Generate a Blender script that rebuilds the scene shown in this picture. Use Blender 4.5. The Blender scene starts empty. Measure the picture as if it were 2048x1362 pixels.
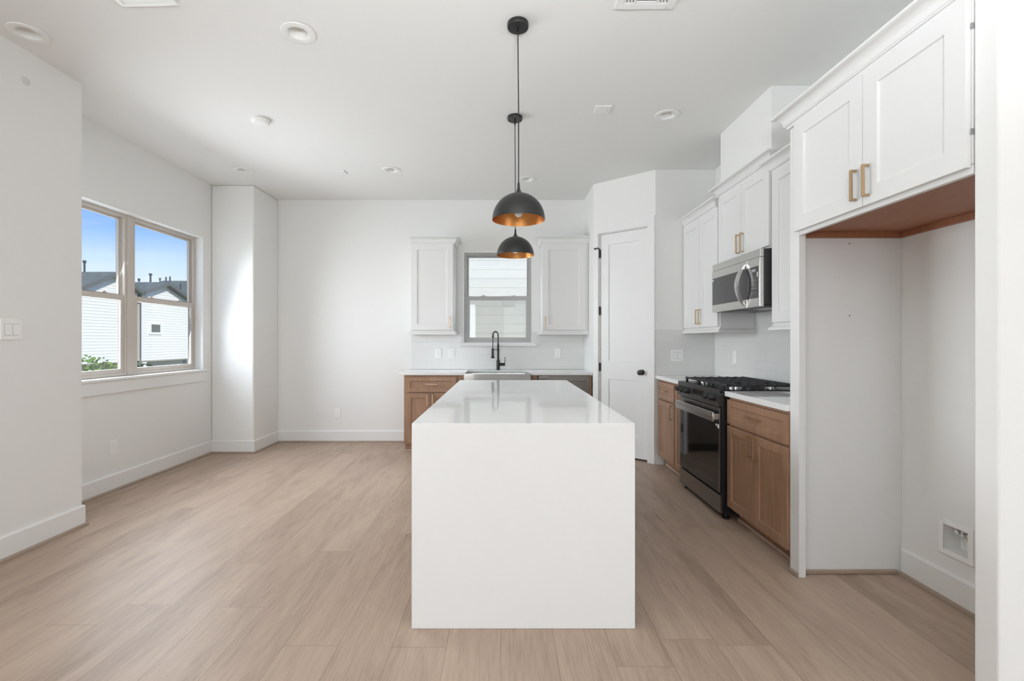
import bpy, bmesh, math, random
from mathutils import Vector, Matrix

random.seed(7)
sc = bpy.context.scene
C = sc.collection
PI = math.pi

# ------------------------------------------------------------------ camera, world, sun, large lights, exposure
CAM_Z = 1.283
F_PX = 940.0
cam_d = bpy.data.cameras.new('camera')
cam = bpy.data.objects.new('camera', cam_d)
C.objects.link(cam)
cam.location = (0, 0, CAM_Z)
cam.rotation_euler = (PI / 2, 0, 0)
cam_d.sensor_width = 36.0
cam_d.lens = F_PX / 2048.0 * 36.0
cam_d.shift_x = 16.0 / 2048.0
cam_d.clip_start = 0.02
cam_d.clip_end = 400
sc.camera = cam

sc.view_settings.view_transform = 'Standard'
sc.view_settings.look = 'None'
sc.view_settings.gamma = 1.0
sc.view_settings.use_curve_mapping = False
sc.view_settings.exposure = 0.10
sc.cycles.use_denoising = True
sc.cycles.max_bounces = 14
sc.cycles.diffuse_bounces = 8
sc.cycles.glossy_bounces = 6
sc.cycles.transparent_max_bounces = 12
sc.cycles.sample_clamp_indirect = 6.0
sc.cycles.caustics_reflective = False
sc.cycles.caustics_refractive = False

world = bpy.data.worlds.new('sky')
sc.world = world
world.use_nodes = True
wn = world.node_tree
wn.nodes.clear()
w_out = wn.nodes.new('ShaderNodeOutputWorld')
w_bg = wn.nodes.new('ShaderNodeBackground')
w_tc = wn.nodes.new('ShaderNodeTexCoord')
w_sep = wn.nodes.new('ShaderNodeSeparateXYZ')
w_ramp = wn.nodes.new('ShaderNodeValToRGB')
w_noise = wn.nodes.new('ShaderNodeTexNoise')
w_map = wn.nodes.new('ShaderNodeMapping')
w_mix = wn.nodes.new('ShaderNodeMixRGB')
w_ramp2 = wn.nodes.new('ShaderNodeValToRGB')
w_noise.inputs['Scale'].default_value = 5.0
w_noise.inputs['Detail'].default_value = 6.0
w_map.inputs['Scale'].default_value = (1.0, 1.0, 6.0)
w_ramp2.color_ramp.elements[0].position = 0.52
w_ramp2.color_ramp.elements[1].position = 0.80
w_ramp2.color_ramp.elements[1].color = (0.35, 0.35, 0.35, 1)
els = w_ramp.color_ramp.elements
els[0].position = 0.0; els[0].color = (0.86, 0.90, 0.95, 1)
els[1].position = 1.0; els[1].color = (0.20, 0.42, 0.88, 1)
e = els.new(0.075); e.color = (0.86, 0.93, 1.0, 1)
e = els.new(0.135); e.color = (0.60, 0.79, 1.0, 1)
e = els.new(0.20); e.color = (0.20, 0.45, 1.0, 1)
w_bg.inputs['Strength'].default_value = 1.05
L = wn.links.new
L(w_tc.outputs['Generated'], w_sep.inputs[0])
L(w_sep.outputs['Z'], w_ramp.inputs[0])
L(w_tc.outputs['Generated'], w_map.inputs[0])
L(w_map.outputs[0], w_noise.inputs['Vector'])
L(w_noise.outputs[0], w_ramp2.inputs[0])
L(w_ramp2.outputs[0], w_mix.inputs[0])
L(w_ramp.outputs[0], w_mix.inputs[1])
w_mix.inputs[2].default_value = (0.95, 0.97, 1.0, 1)
L(w_mix.outputs[0], w_bg.inputs[0])
L(w_bg.outputs[0], w_out.inputs[0])


def lamp(name, kind, loc, direction, energy, **kw):
    d = bpy.data.lights.new(name, kind)
    d.energy = energy
    for k, v in kw.items():
        setattr(d, k, v)
    o = bpy.data.objects.new(name, d)
    C.objects.link(o)
    o.location = loc
    o.rotation_euler = Vector(direction).to_track_quat('-Z', 'Y').to_euler()
    return o


lamp('sun', 'SUN', (10, -6, 15), (-0.70, 0.46, -0.55), 3.5, angle=0.01, color=(1.0, 0.94, 0.85))
COOL = (0.895, 0.95, 1.0)
# fill lamps added in the unseen rear openings, in place of window daylight
for wx, we in ((-1.75, 78.0), (0.75, 9.0), (3.2, 9.0)):
    lamp('rear_opening_fill', 'AREA', (wx, -4.45, 1.5), (0.08 if wx < 0 else 0, 1, 0.25), we, shape='RECTANGLE', size=1.5, size_y=2.2, color=COOL)
lamp('right_wall_fill', 'AREA', (4.45, -1.5, 1.6), (-1, 0.2, 0.2), 95.0, shape='RECTANGLE', size=1.8, size_y=1.8, color=COOL)  # added fill lamp; the unseen wall behind it has no window
# unseen spots added behind the camera, aimed up to brighten the ceiling
lamp('ceiling_bounce_fill', 'SPOT', (0.2, -0.35, 1.75), (0.12, 0.55, 1), 225.0, spot_size=math.radians(125), spot_blend=0.7, shadow_soft_size=0.12, color=COOL)
lamp('ceiling_bounce_fill', 'SPOT', (-1.2, -0.6, 1.75), (0, 0.35, 1), 165.0, spot_size=math.radians(125), spot_blend=0.7, shadow_soft_size=0.12, color=COOL)
# lamp added out of view above, boosting the daylight into the kitchen window
lamp('kitchen_window_fill', 'AREA', (-0.08, 7.4, 3.7), (0, -0.75, -0.85), 170.0, shape='RECTANGLE', size=3.0, size_y=0.8, color=COOL)
# daylight through the dining window: from the sky, and up from the sunlit ground
lamp('dining_window_daylight', 'AREA', (-3.50, 4.30, 1.68), (1, -0.17, -0.26), 62.0, shape='RECTANGLE', size=1.7, size_y=1.4, spread=math.radians(138), color=COOL)
lamp('dining_window_upward_daylight', 'AREA', (-3.51, 4.30, 1.68), (1, 0, 0.45), 10.0, shape='RECTANGLE', size=1.7, size_y=1.4, spread=math.radians(150), color=COOL)


# ------------------------------------------------------------------ materials
def srgb(r, g, b):
    f = lambda c: (c / 255 / 12.92) if c <= 10 else ((c / 255 + 0.055) / 1.055) ** 2.4
    return (f(r), f(g), f(b), 1)


def mat(name, col, rough=0.5, metal=0.0, spec=0.5, noise=0.0, nscale=8.0, bump=0.0, bscale=60.0, coat=0.0, stretch=None):
    m = bpy.data.materials.new(name)
    m.use_nodes = True
    nt = m.node_tree
    b = nt.nodes['Principled BSDF']
    b.inputs['Base Color'].default_value = col
    b.inputs['Roughness'].default_value = rough
    b.inputs['Metallic'].default_value = metal
    b.inputs['Specular IOR Level'].default_value = spec
    b.inputs['Coat Weight'].default_value = coat
    b.inputs['Coat Roughness'].default_value = 0.05
    tc = nt.nodes.new('ShaderNodeTexCoord')
    vec = tc.outputs['Object']
    if stretch:
        mp = nt.nodes.new('ShaderNodeMapping')
        mp.inputs['Scale'].default_value = stretch
        nt.links.new(vec, mp.inputs[0])
        vec = mp.outputs[0]
    if noise > 0:
        n = nt.nodes.new('ShaderNodeTexNoise')
        n.inputs['Scale'].default_value = nscale
        n.inputs['Detail'].default_value = 5.0
        nt.links.new(vec, n.inputs['Vector'])
        mx = nt.nodes.new('ShaderNodeMixRGB')
        mx.inputs[1].default_value = tuple(c * (1 - noise) for c in col[:3]) + (1,)
        mx.inputs[2].default_value = tuple(min(1, c * (1 + noise)) for c in col[:3]) + (1,)
        nt.links.new(n.outputs[0], mx.inputs[0])
        nt.links.new(mx.outputs[0], b.inputs['Base Color'])
    if bump > 0:
        n2 = nt.nodes.new('ShaderNodeTexNoise')
        n2.inputs['Scale'].default_value = bscale
        n2.inputs['Detail'].default_value = 3.0
        nt.links.new(vec, n2.inputs['Vector'])
        bp = nt.nodes.new('ShaderNodeBump')
        bp.inputs['Strength'].default_value = bump
        bp.inputs['Distance'].default_value = 0.002
        nt.links.new(n2.outputs[0], bp.inputs['Height'])
        nt.links.new(bp.outputs[0], b.inputs['Normal'])
    return m


M = {}
M['wall'] = mat('wall_paint', (0.80, 0.80, 0.785, 1), 0.75, spec=0.25, noise=0.01, nscale=2, bump=0.04, bscale=220)
M['ceil'] = mat('ceiling_paint', (0.80, 0.80, 0.785, 1), 0.85, spec=0.2, noise=0.01, nscale=2, bump=0.05, bscale=180)
M['trim'] = mat('trim_white', (0.80, 0.80, 0.79, 1), 0.38, noise=0.01, nscale=3)
M['cab'] = mat('cabinet_white', (0.77, 0.77, 0.76, 1), 0.36, noise=0.01, nscale=3)
M['plate'] = mat('plate_white', (0.87, 0.87, 0.86, 1), 0.3, noise=0.005)
M['fixture'] = mat('fixture_white', (0.82, 0.82, 0.80, 1), 0.45, noise=0.01)
M['quartz'] = mat('white_quartz', (0.80, 0.80, 0.79, 1), 0.05, spec=0.5, noise=0.012, nscale=14)
M['vinyl'] = mat('window_vinyl_taupe', (0.56, 0.51, 0.46, 1), 0.42, noise=0.02)
M['vinyl_grey'] = mat('window_vinyl_grey', (0.45, 0.45, 0.44, 1), 0.42, noise=0.02)
M['black'] = mat('matte_black_metal', (0.012, 0.012, 0.012, 1), 0.42, metal=0.0, spec=0.5, noise=0.1)
M['dome'] = mat('black_dome_paint', (0.011, 0.011, 0.011, 1), 0.38, spec=0.6, noise=0.15, nscale=30, bump=0.05, bscale=300)
M['gold_in'] = mat('gold_leaf_lining', (0.58, 0.265, 0.085, 1), 0.38, metal=1.0, noise=0.18, nscale=25, bump=0.15, bscale=90)
M['bulb'] = mat('opal_bulb', (0.9, 0.9, 0.87, 1), 0.25, noise=0.005)
M['brass'] = mat('satin_brass', (0.56, 0.40, 0.24, 1), 0.36, metal=1.0, noise=0.04, nscale=40)
M['steel'] = mat('brushed_steel', (0.62, 0.61, 0.59, 1), 0.24, metal=1.0, noise=0.05, nscale=30, stretch=(1, 1, 25))
M['sink_steel'] = mat('polished_sink_steel', (0.66, 0.65, 0.63, 1), 0.10, metal=1.0, noise=0.02, nscale=20)
M['steel_dark'] = mat('dark_steel', (0.24, 0.225, 0.21, 1), 0.26, metal=1.0, noise=0.05, nscale=30)
M['chrome'] = mat('chrome', (0.8, 0.8, 0.8, 1), 0.1, metal=1.0, noise=0.01)
M['glass_black'] = mat('black_glass', (0.012, 0.011, 0.010, 1), 0.06, spec=0.6, noise=0.05)
M['mw_glass'] = mat('smoked_glass', (0.045, 0.045, 0.045, 1), 0.12, spec=0.6, noise=0.05)
M['enamel'] = mat('black_enamel', (0.010, 0.010, 0.012, 1), 0.22, noise=0.05)
M['panel_dark'] = mat('charcoal_panel', (0.045, 0.044, 0.042, 1), 0.30, metal=0.4, noise=0.05)
M['iron'] = mat('cast_iron', (0.020, 0.020, 0.021, 1), 0.55, noise=0.1, nscale=50, bump=0.1)
M['mw_side'] = mat('microwave_grey_side', (0.05, 0.05, 0.05, 1), 0.35, noise=0.05)
M['sticker'] = mat('sticker_white', (0.85, 0.85, 0.85, 1), 0.5, noise=0.005)
M['grey_print'] = mat('grey_print', (0.35, 0.35, 0.35, 1), 0.5, noise=0.01)
M['slot'] = mat('slot_grey', (0.30, 0.30, 0.29, 1), 0.6, noise=0.01)
M['spot'] = mat('grey_cover', (0.66, 0.66, 0.645, 1), 0.6, noise=0.01)
M['vent_dark'] = mat('vent_shadow', (0.22, 0.22, 0.22, 1), 0.8, noise=0.02)


def wood_mat(name, c1, c2, rough, vertical=True, scale=3.0):
    m = bpy.data.materials.new(name)
    m.use_nodes = True
    nt = m.node_tree
    b = nt.nodes['Principled BSDF']
    b.inputs['Roughness'].default_value = rough
    tc = nt.nodes.new('ShaderNodeTexCoord')
    mp = nt.nodes.new('ShaderNodeMapping')
    mp.inputs['Scale'].default_value = (14, 14, 1.2) if vertical else (1.2, 1.2, 14)
    nt.links.new(tc.outputs['Object'], mp.inputs[0])
    n = nt.nodes.new('ShaderNodeTexNoise')
    n.inputs['Scale'].default_value = scale
    n.inputs['Detail'].default_value = 6
    n.inputs['Distortion'].default_value = 0.4
    nt.links.new(mp.outputs[0], n.inputs['Vector'])
    n2 = nt.nodes.new('ShaderNodeTexNoise')
    n2.inputs['Scale'].default_value = 4.0
    n2.inputs['Detail'].default_value = 2
    nt.links.new(tc.outputs['Object'], n2.inputs['Vector'])
    mx0 = nt.nodes.new('ShaderNodeMath'); mx0.operation = 'ADD'
    h1 = nt.nodes.new('ShaderNodeMath'); h1.operation = 'MULTIPLY'; h1.inputs[1].default_value = 0.6
    h2 = nt.nodes.new('ShaderNodeMath'); h2.operation = 'MULTIPLY'; h2.inputs[1].default_value = 0.4
    nt.links.new(n.outputs[0], h1.inputs[0]); nt.links.new(n2.outputs[0], h2.inputs[0])
    nt.links.new(h1.outputs[0], mx0.inputs[0]); nt.links.new(h2.outputs[0], mx0.inputs[1])
    r = nt.nodes.new('ShaderNodeValToRGB')
    r.color_ramp.elements[0].position = 0.32; r.color_ramp.elements[0].color = c1
    r.color_ramp.elements[1].position = 0.68; r.color_ramp.elements[1].color = c2
    nt.links.new(mx0.outputs[0], r.inputs[0])
    nt.links.new(r.outputs[0], b.inputs['Base Color'])
    return m


M['wood'] = wood_mat('stained_maple', srgb(140, 106, 82), srgb(166, 130, 104), 0.42)
M['wood_under'] = wood_mat('brown_underside', srgb(146, 96, 70), srgb(166, 112, 84), 0.5)
M['shoe'] = wood_mat('shoe_moulding_wood', srgb(150, 132, 117), srgb(170, 152, 136), 0.5, vertical=False)
M['toe_shoe'] = wood_mat('pale_toe_strip', srgb(186, 160, 142), srgb(205, 178, 160), 0.5, vertical=False)


def floor_mat():
    m = bpy.data.materials.new('oak_plank_floor')
    m.use_nodes = True
    nt = m.node_tree
    nd, lk = nt.nodes.new, nt.links.new
    b = nt.nodes['Principled BSDF']

    def math_(op, a, bb=None, c=None):
        n = nd('ShaderNodeMath'); n.operation = op
        for i, v in enumerate((a, bb, c)):
            if v is None:
                continue
            if isinstance(v, (int, float)):
                n.inputs[i].default_value = v
            else:
                lk(v, n.inputs[i])
        return n.outputs[0]
    tc = nd('ShaderNodeTexCoord')
    sp = nd('ShaderNodeSeparateXYZ'); lk(tc.outputs['Object'], sp.inputs[0])
    W, LEN = 0.228, 1.52
    xs = math_('DIVIDE', math_('ADD', sp.outputs['X'], 10.045), W)
    col = math_('FLOOR', xs)
    wn1 = nd('ShaderNodeTexWhiteNoise'); wn1.noise_dimensions = '1D'; lk(col, wn1.inputs['W'])
    ys = math_('DIVIDE', math_('ADD', sp.outputs['Y'], math_('MULTIPLY', wn1.outputs['Value'], 7.3)), LEN)
    row = math_('FLOOR', ys)
    pid = math_('ADD', math_('MULTIPLY', col, 17.31), math_('MULTIPLY', row, 5.77))
    wn2 = nd('ShaderNodeTexWhiteNoise'); wn2.noise_dimensions = '1D'; lk(pid, wn2.inputs['W'])
    rnd = wn2.outputs['Value']
    # grain
    cmb = nd('ShaderNodeCombineXYZ')
    lk(math_('ADD', math_('MULTIPLY', sp.outputs['X'], 7.0), math_('MULTIPLY', rnd, 37.0)), cmb.inputs[0])
    lk(math_('ADD', math_('MULTIPLY', sp.outputs['Y'], 0.95), math_('MULTIPLY', rnd, 11.0)), cmb.inputs[1])
    lk(rnd, cmb.inputs[2])
    n1 = nd('ShaderNodeTexNoise'); n1.inputs['Scale'].default_value = 1.0; n1.inputs['Detail'].default_value = 4.0
    n1.inputs['Distortion'].default_value = 0.9
    lk(cmb.outputs[0], n1.inputs['Vector'])
    cmb2 = nd('ShaderNodeCombineXYZ')
    lk(math_('ADD', math_('MULTIPLY', sp.outputs['X'], 110.0), math_('MULTIPLY', rnd, 91.0)), cmb2.inputs[0])
    lk(math_('MULTIPLY', sp.outputs['Y'], 6.0), cmb2.inputs[1])
    n2 = nd('ShaderNodeTexNoise'); n2.inputs['Scale'].default_value = 1.0; n2.inputs['Detail'].default_value = 4.0
    lk(cmb2.outputs[0], n2.inputs['Vector'])
    # cathedral rings from warped distance bands
    mask = nd('ShaderNodeMapRange'); mask.inputs[1].default_value = 0.55; mask.inputs[2].default_value = 0.75
    lk(n1.outputs[0], mask.inputs[0])
    rings = math_('MULTIPLY', math_('SINE', math_('MULTIPLY', n1.outputs[0], 95.0)), math_('ADD', 0.3, mask.outputs[0]))
    v = math_('ADD', math_('MULTIPLY', n1.outputs[0], 0.48), math_('MULTIPLY', n2.outputs[0], 0.34))
    v = math_('ADD', math_('ADD', v, 0.035), math_('MULTIPLY', rings, 0.030))
    v = math_('ADD', v, math_('MULTIPLY', math_('SUBTRACT', rnd, 0.5), 0.10))
    # knots
    cmbk = nd('ShaderNodeCombineXYZ')
    lk(math_('MULTIPLY', sp.outputs['X'], 3.4), cmbk.inputs[0])
    lk(math_('MULTIPLY', sp.outputs['Y'], 1.5), cmbk.inputs[1])
    vor = nd('ShaderNodeTexVoronoi'); vor.inputs['Scale'].default_value = 1.0
    lk(cmbk.outputs[0], vor.inputs['Vector'])
    knot = nd('ShaderNodeMapRange'); knot.inputs[1].default_value = 0.0; knot.inputs[2].default_value = 0.10
    knot.inputs[3].default_value = 0.16; knot.inputs[4].default_value = 0.0
    lk(vor.outputs['Distance'], knot.inputs[0])
    v = math_('SUBTRACT', v, math_('MULTIPLY', knot.outputs[0], 0.6))
    ramp = nd('ShaderNodeValToRGB')
    ramp.color_ramp.elements[0].position = 0.22; ramp.color_ramp.elements[0].color = srgb(138, 117, 101)
    ramp.color_ramp.elements[1].position = 0.68; ramp.color_ramp.elements[1].color = srgb(189, 168, 149)
    e = ramp.color_ramp.elements.new(0.44); e.color = srgb(170, 149, 132)
    lk(v, ramp.inputs[0])
    # joints
    fx = math_('FRACT', xs); fy = math_('FRACT', ys)
    ex = math_('MULTIPLY', math_('MINIMUM', fx, math_('SUBTRACT', 1.0, fx)), W)
    ey = math_('MULTIPLY', math_('MINIMUM', fy, math_('SUBTRACT', 1.0, fy)), LEN)
    ed = math_('MINIMUM', ex, ey)
    jn = nd('ShaderNodeMapRange'); jn.inputs[1].default_value = 0.0; jn.inputs[2].default_value = 0.0022
    jn.inputs[3].default_value = 1.0; jn.inputs[4].default_value = 0.0
    lk(ed, jn.inputs[0])
    mx = nd('ShaderNodeMixRGB'); mx.blend_type = 'MIX'
    lk(math_('MULTIPLY', jn.outputs[0], 0.55), mx.inputs[0])
    lk(ramp.outputs[0], mx.inputs[1]); mx.inputs[2].default_value = srgb(100, 80, 66)
    lk(mx.outputs[0], b.inputs['Base Color'])
    b.inputs['Roughness'].default_value = 0.46
    b.inputs['Specular IOR Level'].default_value = 0.35
    bp = nd('ShaderNodeBump'); bp.inputs['Strength'].default_value = 0.18; bp.inputs['Distance'].default_value = 0.002
    lk(math_('SUBTRACT', math_('MULTIPLY', n2.outputs[0], 0.25), jn.outputs[0]), bp.inputs['Height'])
    lk(bp.outputs[0], b.inputs['Normal'])
    return m


M['floor'] = floor_mat()


def tile_mat(name, axis):
    m = bpy.data.materials.new(name)
    m.use_nodes = True
    nt = m.node_tree
    nd, lk = nt.nodes.new, nt.links.new
    b = nt.nodes['Principled BSDF']
    tc = nd('ShaderNodeTexCoord')
    sp = nd('ShaderNodeSeparateXYZ'); lk(tc.outputs['Object'], sp.inputs[0])
    cb = nd('ShaderNodeCombineXYZ')
    lk(sp.outputs[axis], cb.inputs[0]); lk(sp.outputs['Z'], cb.inputs[1])
    mp = nd('ShaderNodeMapping'); mp.inputs['Location'].default_value = (0.06, 0.06, 0)
    lk(cb.outputs[0], mp.inputs[0])
    br = nd('ShaderNodeTexBrick')
    br.inputs['Scale'].default_value = 1.0
    br.inputs['Brick Width'].default_value = 0.305
    br.inputs['Row Height'].default_value = 0.078
    br.inputs['Mortar Size'].default_value = 0.0012
    br.inputs['Mortar Smooth'].default_value = 0.2
    br.offset = 0.5
    br.inputs['Color1'].default_value = (0.73, 0.73, 0.715, 1)
    br.inputs['Color2'].default_value = (0.71, 0.71, 0.695, 1)
    br.inputs['Mortar'].default_value = (0.62, 0.62, 0.605, 1)
    lk(mp.outputs[0], br.inputs['Vector'])
    lk(br.outputs['Color'], b.inputs['Base Color'])
    b.inputs['Roughness'].default_value = 0.22
    bp = nd('ShaderNodeBump'); bp.inputs['Strength'].default_value = 0.3; bp.inputs['Distance'].default_value = 0.001
    bp.invert = True
    lk(br.outputs['Fac'], bp.inputs['Height'])
    lk(bp.outputs[0], b.inputs['Normal'])
    return m


M['tile_x'] = tile_mat('subway_tile', 'X')
M['tile_y'] = tile_mat('subway_tile_side', 'Y')


def glass_mat(name, tint, gl=0.06, tr=1.0):
    m = bpy.data.materials.new(name)
    m.use_nodes = True
    nt = m.node_tree
    nt.nodes.clear()
    o = nt.nodes.new('ShaderNodeOutputMaterial')
    t = nt.nodes.new('ShaderNodeBsdfTransparent'); t.inputs[0].default_value = tint
    g = nt.nodes.new('ShaderNodeBsdfGlossy'); g.inputs['Roughness'].default_value = 0.02
    mx = nt.nodes.new('ShaderNodeMixShader'); mx.inputs[0].default_value = gl
    nt.links.new(t.outputs[0], mx.inputs[1]); nt.links.new(g.outputs[0], mx.inputs[2])
    nt.links.new(mx.outputs[0], o.inputs[0])
    return m


M['glass'] = glass_mat('window_glass', (0.97, 0.98, 0.98, 1), 0.03)


def screen_mat():
    m = bpy.data.materials.new('insect_screen_mesh')
    m.use_nodes = True
    nt = m.node_tree
    nt.nodes.clear()
    o = nt.nodes.new('ShaderNodeOutputMaterial')
    t = nt.nodes.new('ShaderNodeBsdfTransparent')
    g = nt.nodes.new('ShaderNodeBsdfDiffuse'); g.inputs[0].default_value = (0.25, 0.25, 0.22, 1)
    mx = nt.nodes.new('ShaderNodeMixShader'); mx.inputs[0].default_value = 0.24
    nt.links.new(t.outputs[0], mx.inputs[1]); nt.links.new(g.outputs[0], mx.inputs[2])
    nt.links.new(mx.outputs[0], o.inputs[0])
    return m


M['screen'] = screen_mat()
M['siding'] = mat('white_siding', (0.84, 0.825, 0.77, 1), 0.7, noise=0.02)
M['siding_cream'] = mat('cream_siding', (0.74, 0.71, 0.63, 1), 0.7, noise=0.03)
M['olive'] = mat('olive_shade_tint', (0.36, 0.34, 0.26, 1), 0.8, noise=0.05)  # shade under the overhang and in the recess is put into this colour
M['shingle'] = mat('grey_shingles', (0.155, 0.16, 0.135, 1), 0.9, noise=0.75, nscale=3.2, stretch=(1, 2, 1))
M['fascia'] = mat('grey_fascia', (0.13, 0.135, 0.125, 1), 0.6, noise=0.03)
M['pipe'] = mat('vent_pipe_dark', (0.06, 0.07, 0.08, 1), 0.6, noise=0.03)
M['house_glass'] = mat('dark_house_glass', (0.10, 0.11, 0.09, 1), 0.2, noise=0.1)
M['leaf'] = mat('leaf_green', (0.17, 0.27, 0.06, 1), 0.6, noise=0.6, nscale=3)
M['bark'] = mat('bark', (0.16, 0.12, 0.08, 1), 0.9, noise=0.3)
M['ground'] = mat('yard_ground', (0.22, 0.23, 0.17, 1), 0.95, noise=0.3, nscale=1)
M['roof'] = mat('roof_sun_shield', (0.2, 0.2, 0.2, 1), 0.9, noise=0.2)


# ------------------------------------------------------------------ helpers
class MB:
    def __init__(s):
        s.v = []; s.f = []

    def add(s, vs, fs):
        o = len(s.v)
        s.v += [tuple(p) for p in vs]
        s.f += [tuple(i + o for i in f) for f in fs]
        return s

    def box(s, x0, x1, y0, y1, z0, z1, T=None):
        vs = [(x, y, z) for x in (x0, x1) for y in (y0, y1) for z in (z0, z1)]
        if T:
            vs = [T(*p) for p in vs]
        return s.add(vs, [(0, 1, 3, 2), (4, 6, 7, 5), (0, 4, 5, 1), (2, 3, 7, 6), (0, 2, 6, 4), (1, 5, 7, 3)])

    def lathe(s, prof, c=(0, 0, 0), n=32, axis='Z', closed=False):
        """prof: (r, h) points. axis: direction of h."""
        def P(r, h, a):
            x, y = r * math.cos(a), r * math.sin(a)
            if axis == 'Z': p = (x, y, h)
            elif axis == 'X': p = (h, x, y)
            else: p = (x, h, y)
            return tuple(p[i] + c[i] for i in range(3))
        vs = []
        for r, h in prof:
            for k in range(n):
                vs.append(P(r, h, 2 * PI * k / n))
        fs = []
        m = len(prof)
        for i in range(m - 1 if not closed else m):
            j = (i + 1) % m
            for k in range(n):
                k2 = (k + 1) % n
                fs.append((i * n + k, i * n + k2, j * n + k2, j * n + k))
        if not closed:
            if prof[0][0] > 1e-6: fs.append(tuple(range(n)))
            if prof[-1][0] > 1e-6: fs.append(tuple((m - 1) * n + k for k in range(n)))
        return s.add(vs, fs)

    def cyl(s, a, b, r, n=16, r2=None):
        return s.tube([a, b], [r, r if r2 is None else r2], n)

    def tube(s, pts, r, n=10, cap=True):
        pts = [Vector(p) for p in pts]
        if not isinstance(r, (list, tuple)): r = [r] * len(pts)
        vs, fs = [], []
        up = None
        for i, p in enumerate(pts):
            if i == 0: d = pts[1] - p
            elif i == len(pts) - 1: d = p - pts[i - 1]
            else: d = (pts[i + 1] - pts[i - 1])
            d.normalize()
            if up is None:
                up = Vector((0, 0, 1)) if abs(d.z) < 0.9 else Vector((1, 0, 0))
            sx = d.cross(up)
            if sx.length < 1e-5: sx = d.orthogonal()
            sx.normalize()
            up = sx.cross(d); up.normalize()
            for k in range(n):
                a = 2 * PI * k / n
                vs.append(p + (sx * math.cos(a) + up * math.sin(a)) * r[i])
        for i in range(len(pts) - 1):
            for k in range(n):
                k2 = (k + 1) % n
                fs.append((i * n + k, i * n + k2, (i + 1) * n + k2, (i + 1) * n + k))
        if cap:
            fs.append(tuple(range(n))); fs.append(tuple((len(pts) - 1) * n + k for k in range(n)))
        return s.add(vs, fs)

    def prism(s, poly, z0, z1, T=None):
        """poly in (a,b) extruded over c; T maps (a,b,c)"""
        n = len(poly)
        vs = [(a, b, z0) for a, b in poly] + [(a, b, z1) for a, b in poly]
        if T: vs = [T(*p) for p in vs]
        fs = [tuple(range(n)), tuple(range(n, 2 * n))] + [(i, (i + 1) % n, n + (i + 1) % n, n + i) for i in range(n)]
        return s.add(vs, fs)

    def sweep(s, path, prof, T):
        """path: list of (u, d, ou, od) with mitre offset; prof: list of (p, z) closed; T maps (u,d,z)"""
        n = len(prof)
        vs = []
        for (u, d, ou, od) in path:
            for p, z in prof:
                vs.append(T(u + ou * p, d + od * p, z))
        fs = []
        for i in range(len(path) - 1):
            for k in range(n):
                k2 = (k + 1) % n
                fs.append((i * n + k, i * n + k2, (i + 1) * n + k2, (i + 1) * n + k))
        fs.append(tuple(range(n))); fs.append(tuple((len(path) - 1) * n + k for k in range(n)))
        return s.add(vs, fs)


def root_pos(o):
    p = Vector((0, 0, 0))
    while o is not None:
        p += o.location; o = o.parent
    return p


def obj(name, mb, m, parent=None, bevel=0.0, smooth=None, local=False, seg=2, loc=None, recalc=True):
    me = bpy.data.meshes.new(name)
    off = Vector((0, 0, 0))
    if not local:
        if parent is not None: off = root_pos(parent)
        elif loc is not None: off = Vector(loc)
    me.from_pydata([tuple(Vector(p) - off) for p in mb.v], [], mb.f)
    bm = bmesh.new(); bm.from_mesh(me)
    bmesh.ops.remove_doubles(bm, verts=bm.verts, dist=1e-6)
    if recalc: bmesh.ops.recalc_face_normals(bm, faces=bm.faces)
    bm.to_mesh(me); bm.free()
    me.materials.append(m)
    o = bpy.data.objects.new(name, me)
    C.objects.link(o)
    if loc is not None and parent is None: o.location = loc
    if parent is not None: o.parent = parent
    if bevel > 0:
        bv = o.modifiers.new('bevel', 'BEVEL')
        bv.width = bevel; bv.segments = seg; bv.limit_method = 'ANGLE'; bv.angle_limit = math.radians(40)
    if smooth is not None:
        me.polygons.foreach_set('use_smooth', [True] * len(me.polygons))
        me.set_sharp_from_angle(angle=math.radians(smooth))
    return o


def thing(name, label, cat, loc=(0, 0, 0), rotz=0.0, group=None, kind=None):
    o = bpy.data.objects.new(name, None)
    o.empty_display_size = 0.1
    C.objects.link(o)
    o.location = loc; o.rotation_euler = (0, 0, rotz)
    if label: o['label'] = label
    if cat: o['category'] = cat
    if group: o['group'] = group
    if kind: o['kind'] = kind
    return o


def tag(o, label, cat, group=None, kind=None):
    if label: o['label'] = label
    if cat: o['category'] = cat
    if group: o['group'] = group
    if kind: o['kind'] = kind
    return o


def struct(name, mb, m, **kw):
    o = obj(name, mb, m, **kw)
    if o.parent is None: o['kind'] = 'structure'
    return o


def dup(r0, loc, label, rotz=None, group=None):
    r = r0.copy(); C.objects.link(r); r.location = loc
    if rotz is not None: r.rotation_euler = (0, 0, rotz)
    r['label'] = label
    if group: r['group'] = group
    for ch in list(r0.children):
        c = ch.copy(); C.objects.link(c); c.parent = r
        for g in list(ch.children):
            d = g.copy(); C.objects.link(d); d.parent = c
    return r


# ------------------------------------------------------------------ room shell
CEIL = 3.056
YB = 5.94          # back wall
XW = 2.19          # range wall
XL = -3.34         # dining window wall
XN = -2.92         # near left wall
YJ = 3.25          # jog between the two left walls
YREAR = -4.5
XFAR = 4.5

# floor
struct('floor', MB().box(-3.6, 4.7, -4.7, 6.1, -0.12, 0.0), M['floor'])

# ceiling with round openings for the recessed lights
LIGHTS = [(-1.183, 2.705), (-2.738, 2.706), (1.279, 3.695), (-2.719, 4.887), (-1.17, 4.887), (0.2525, 5.16)]
R_CUT = 0.063


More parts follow.
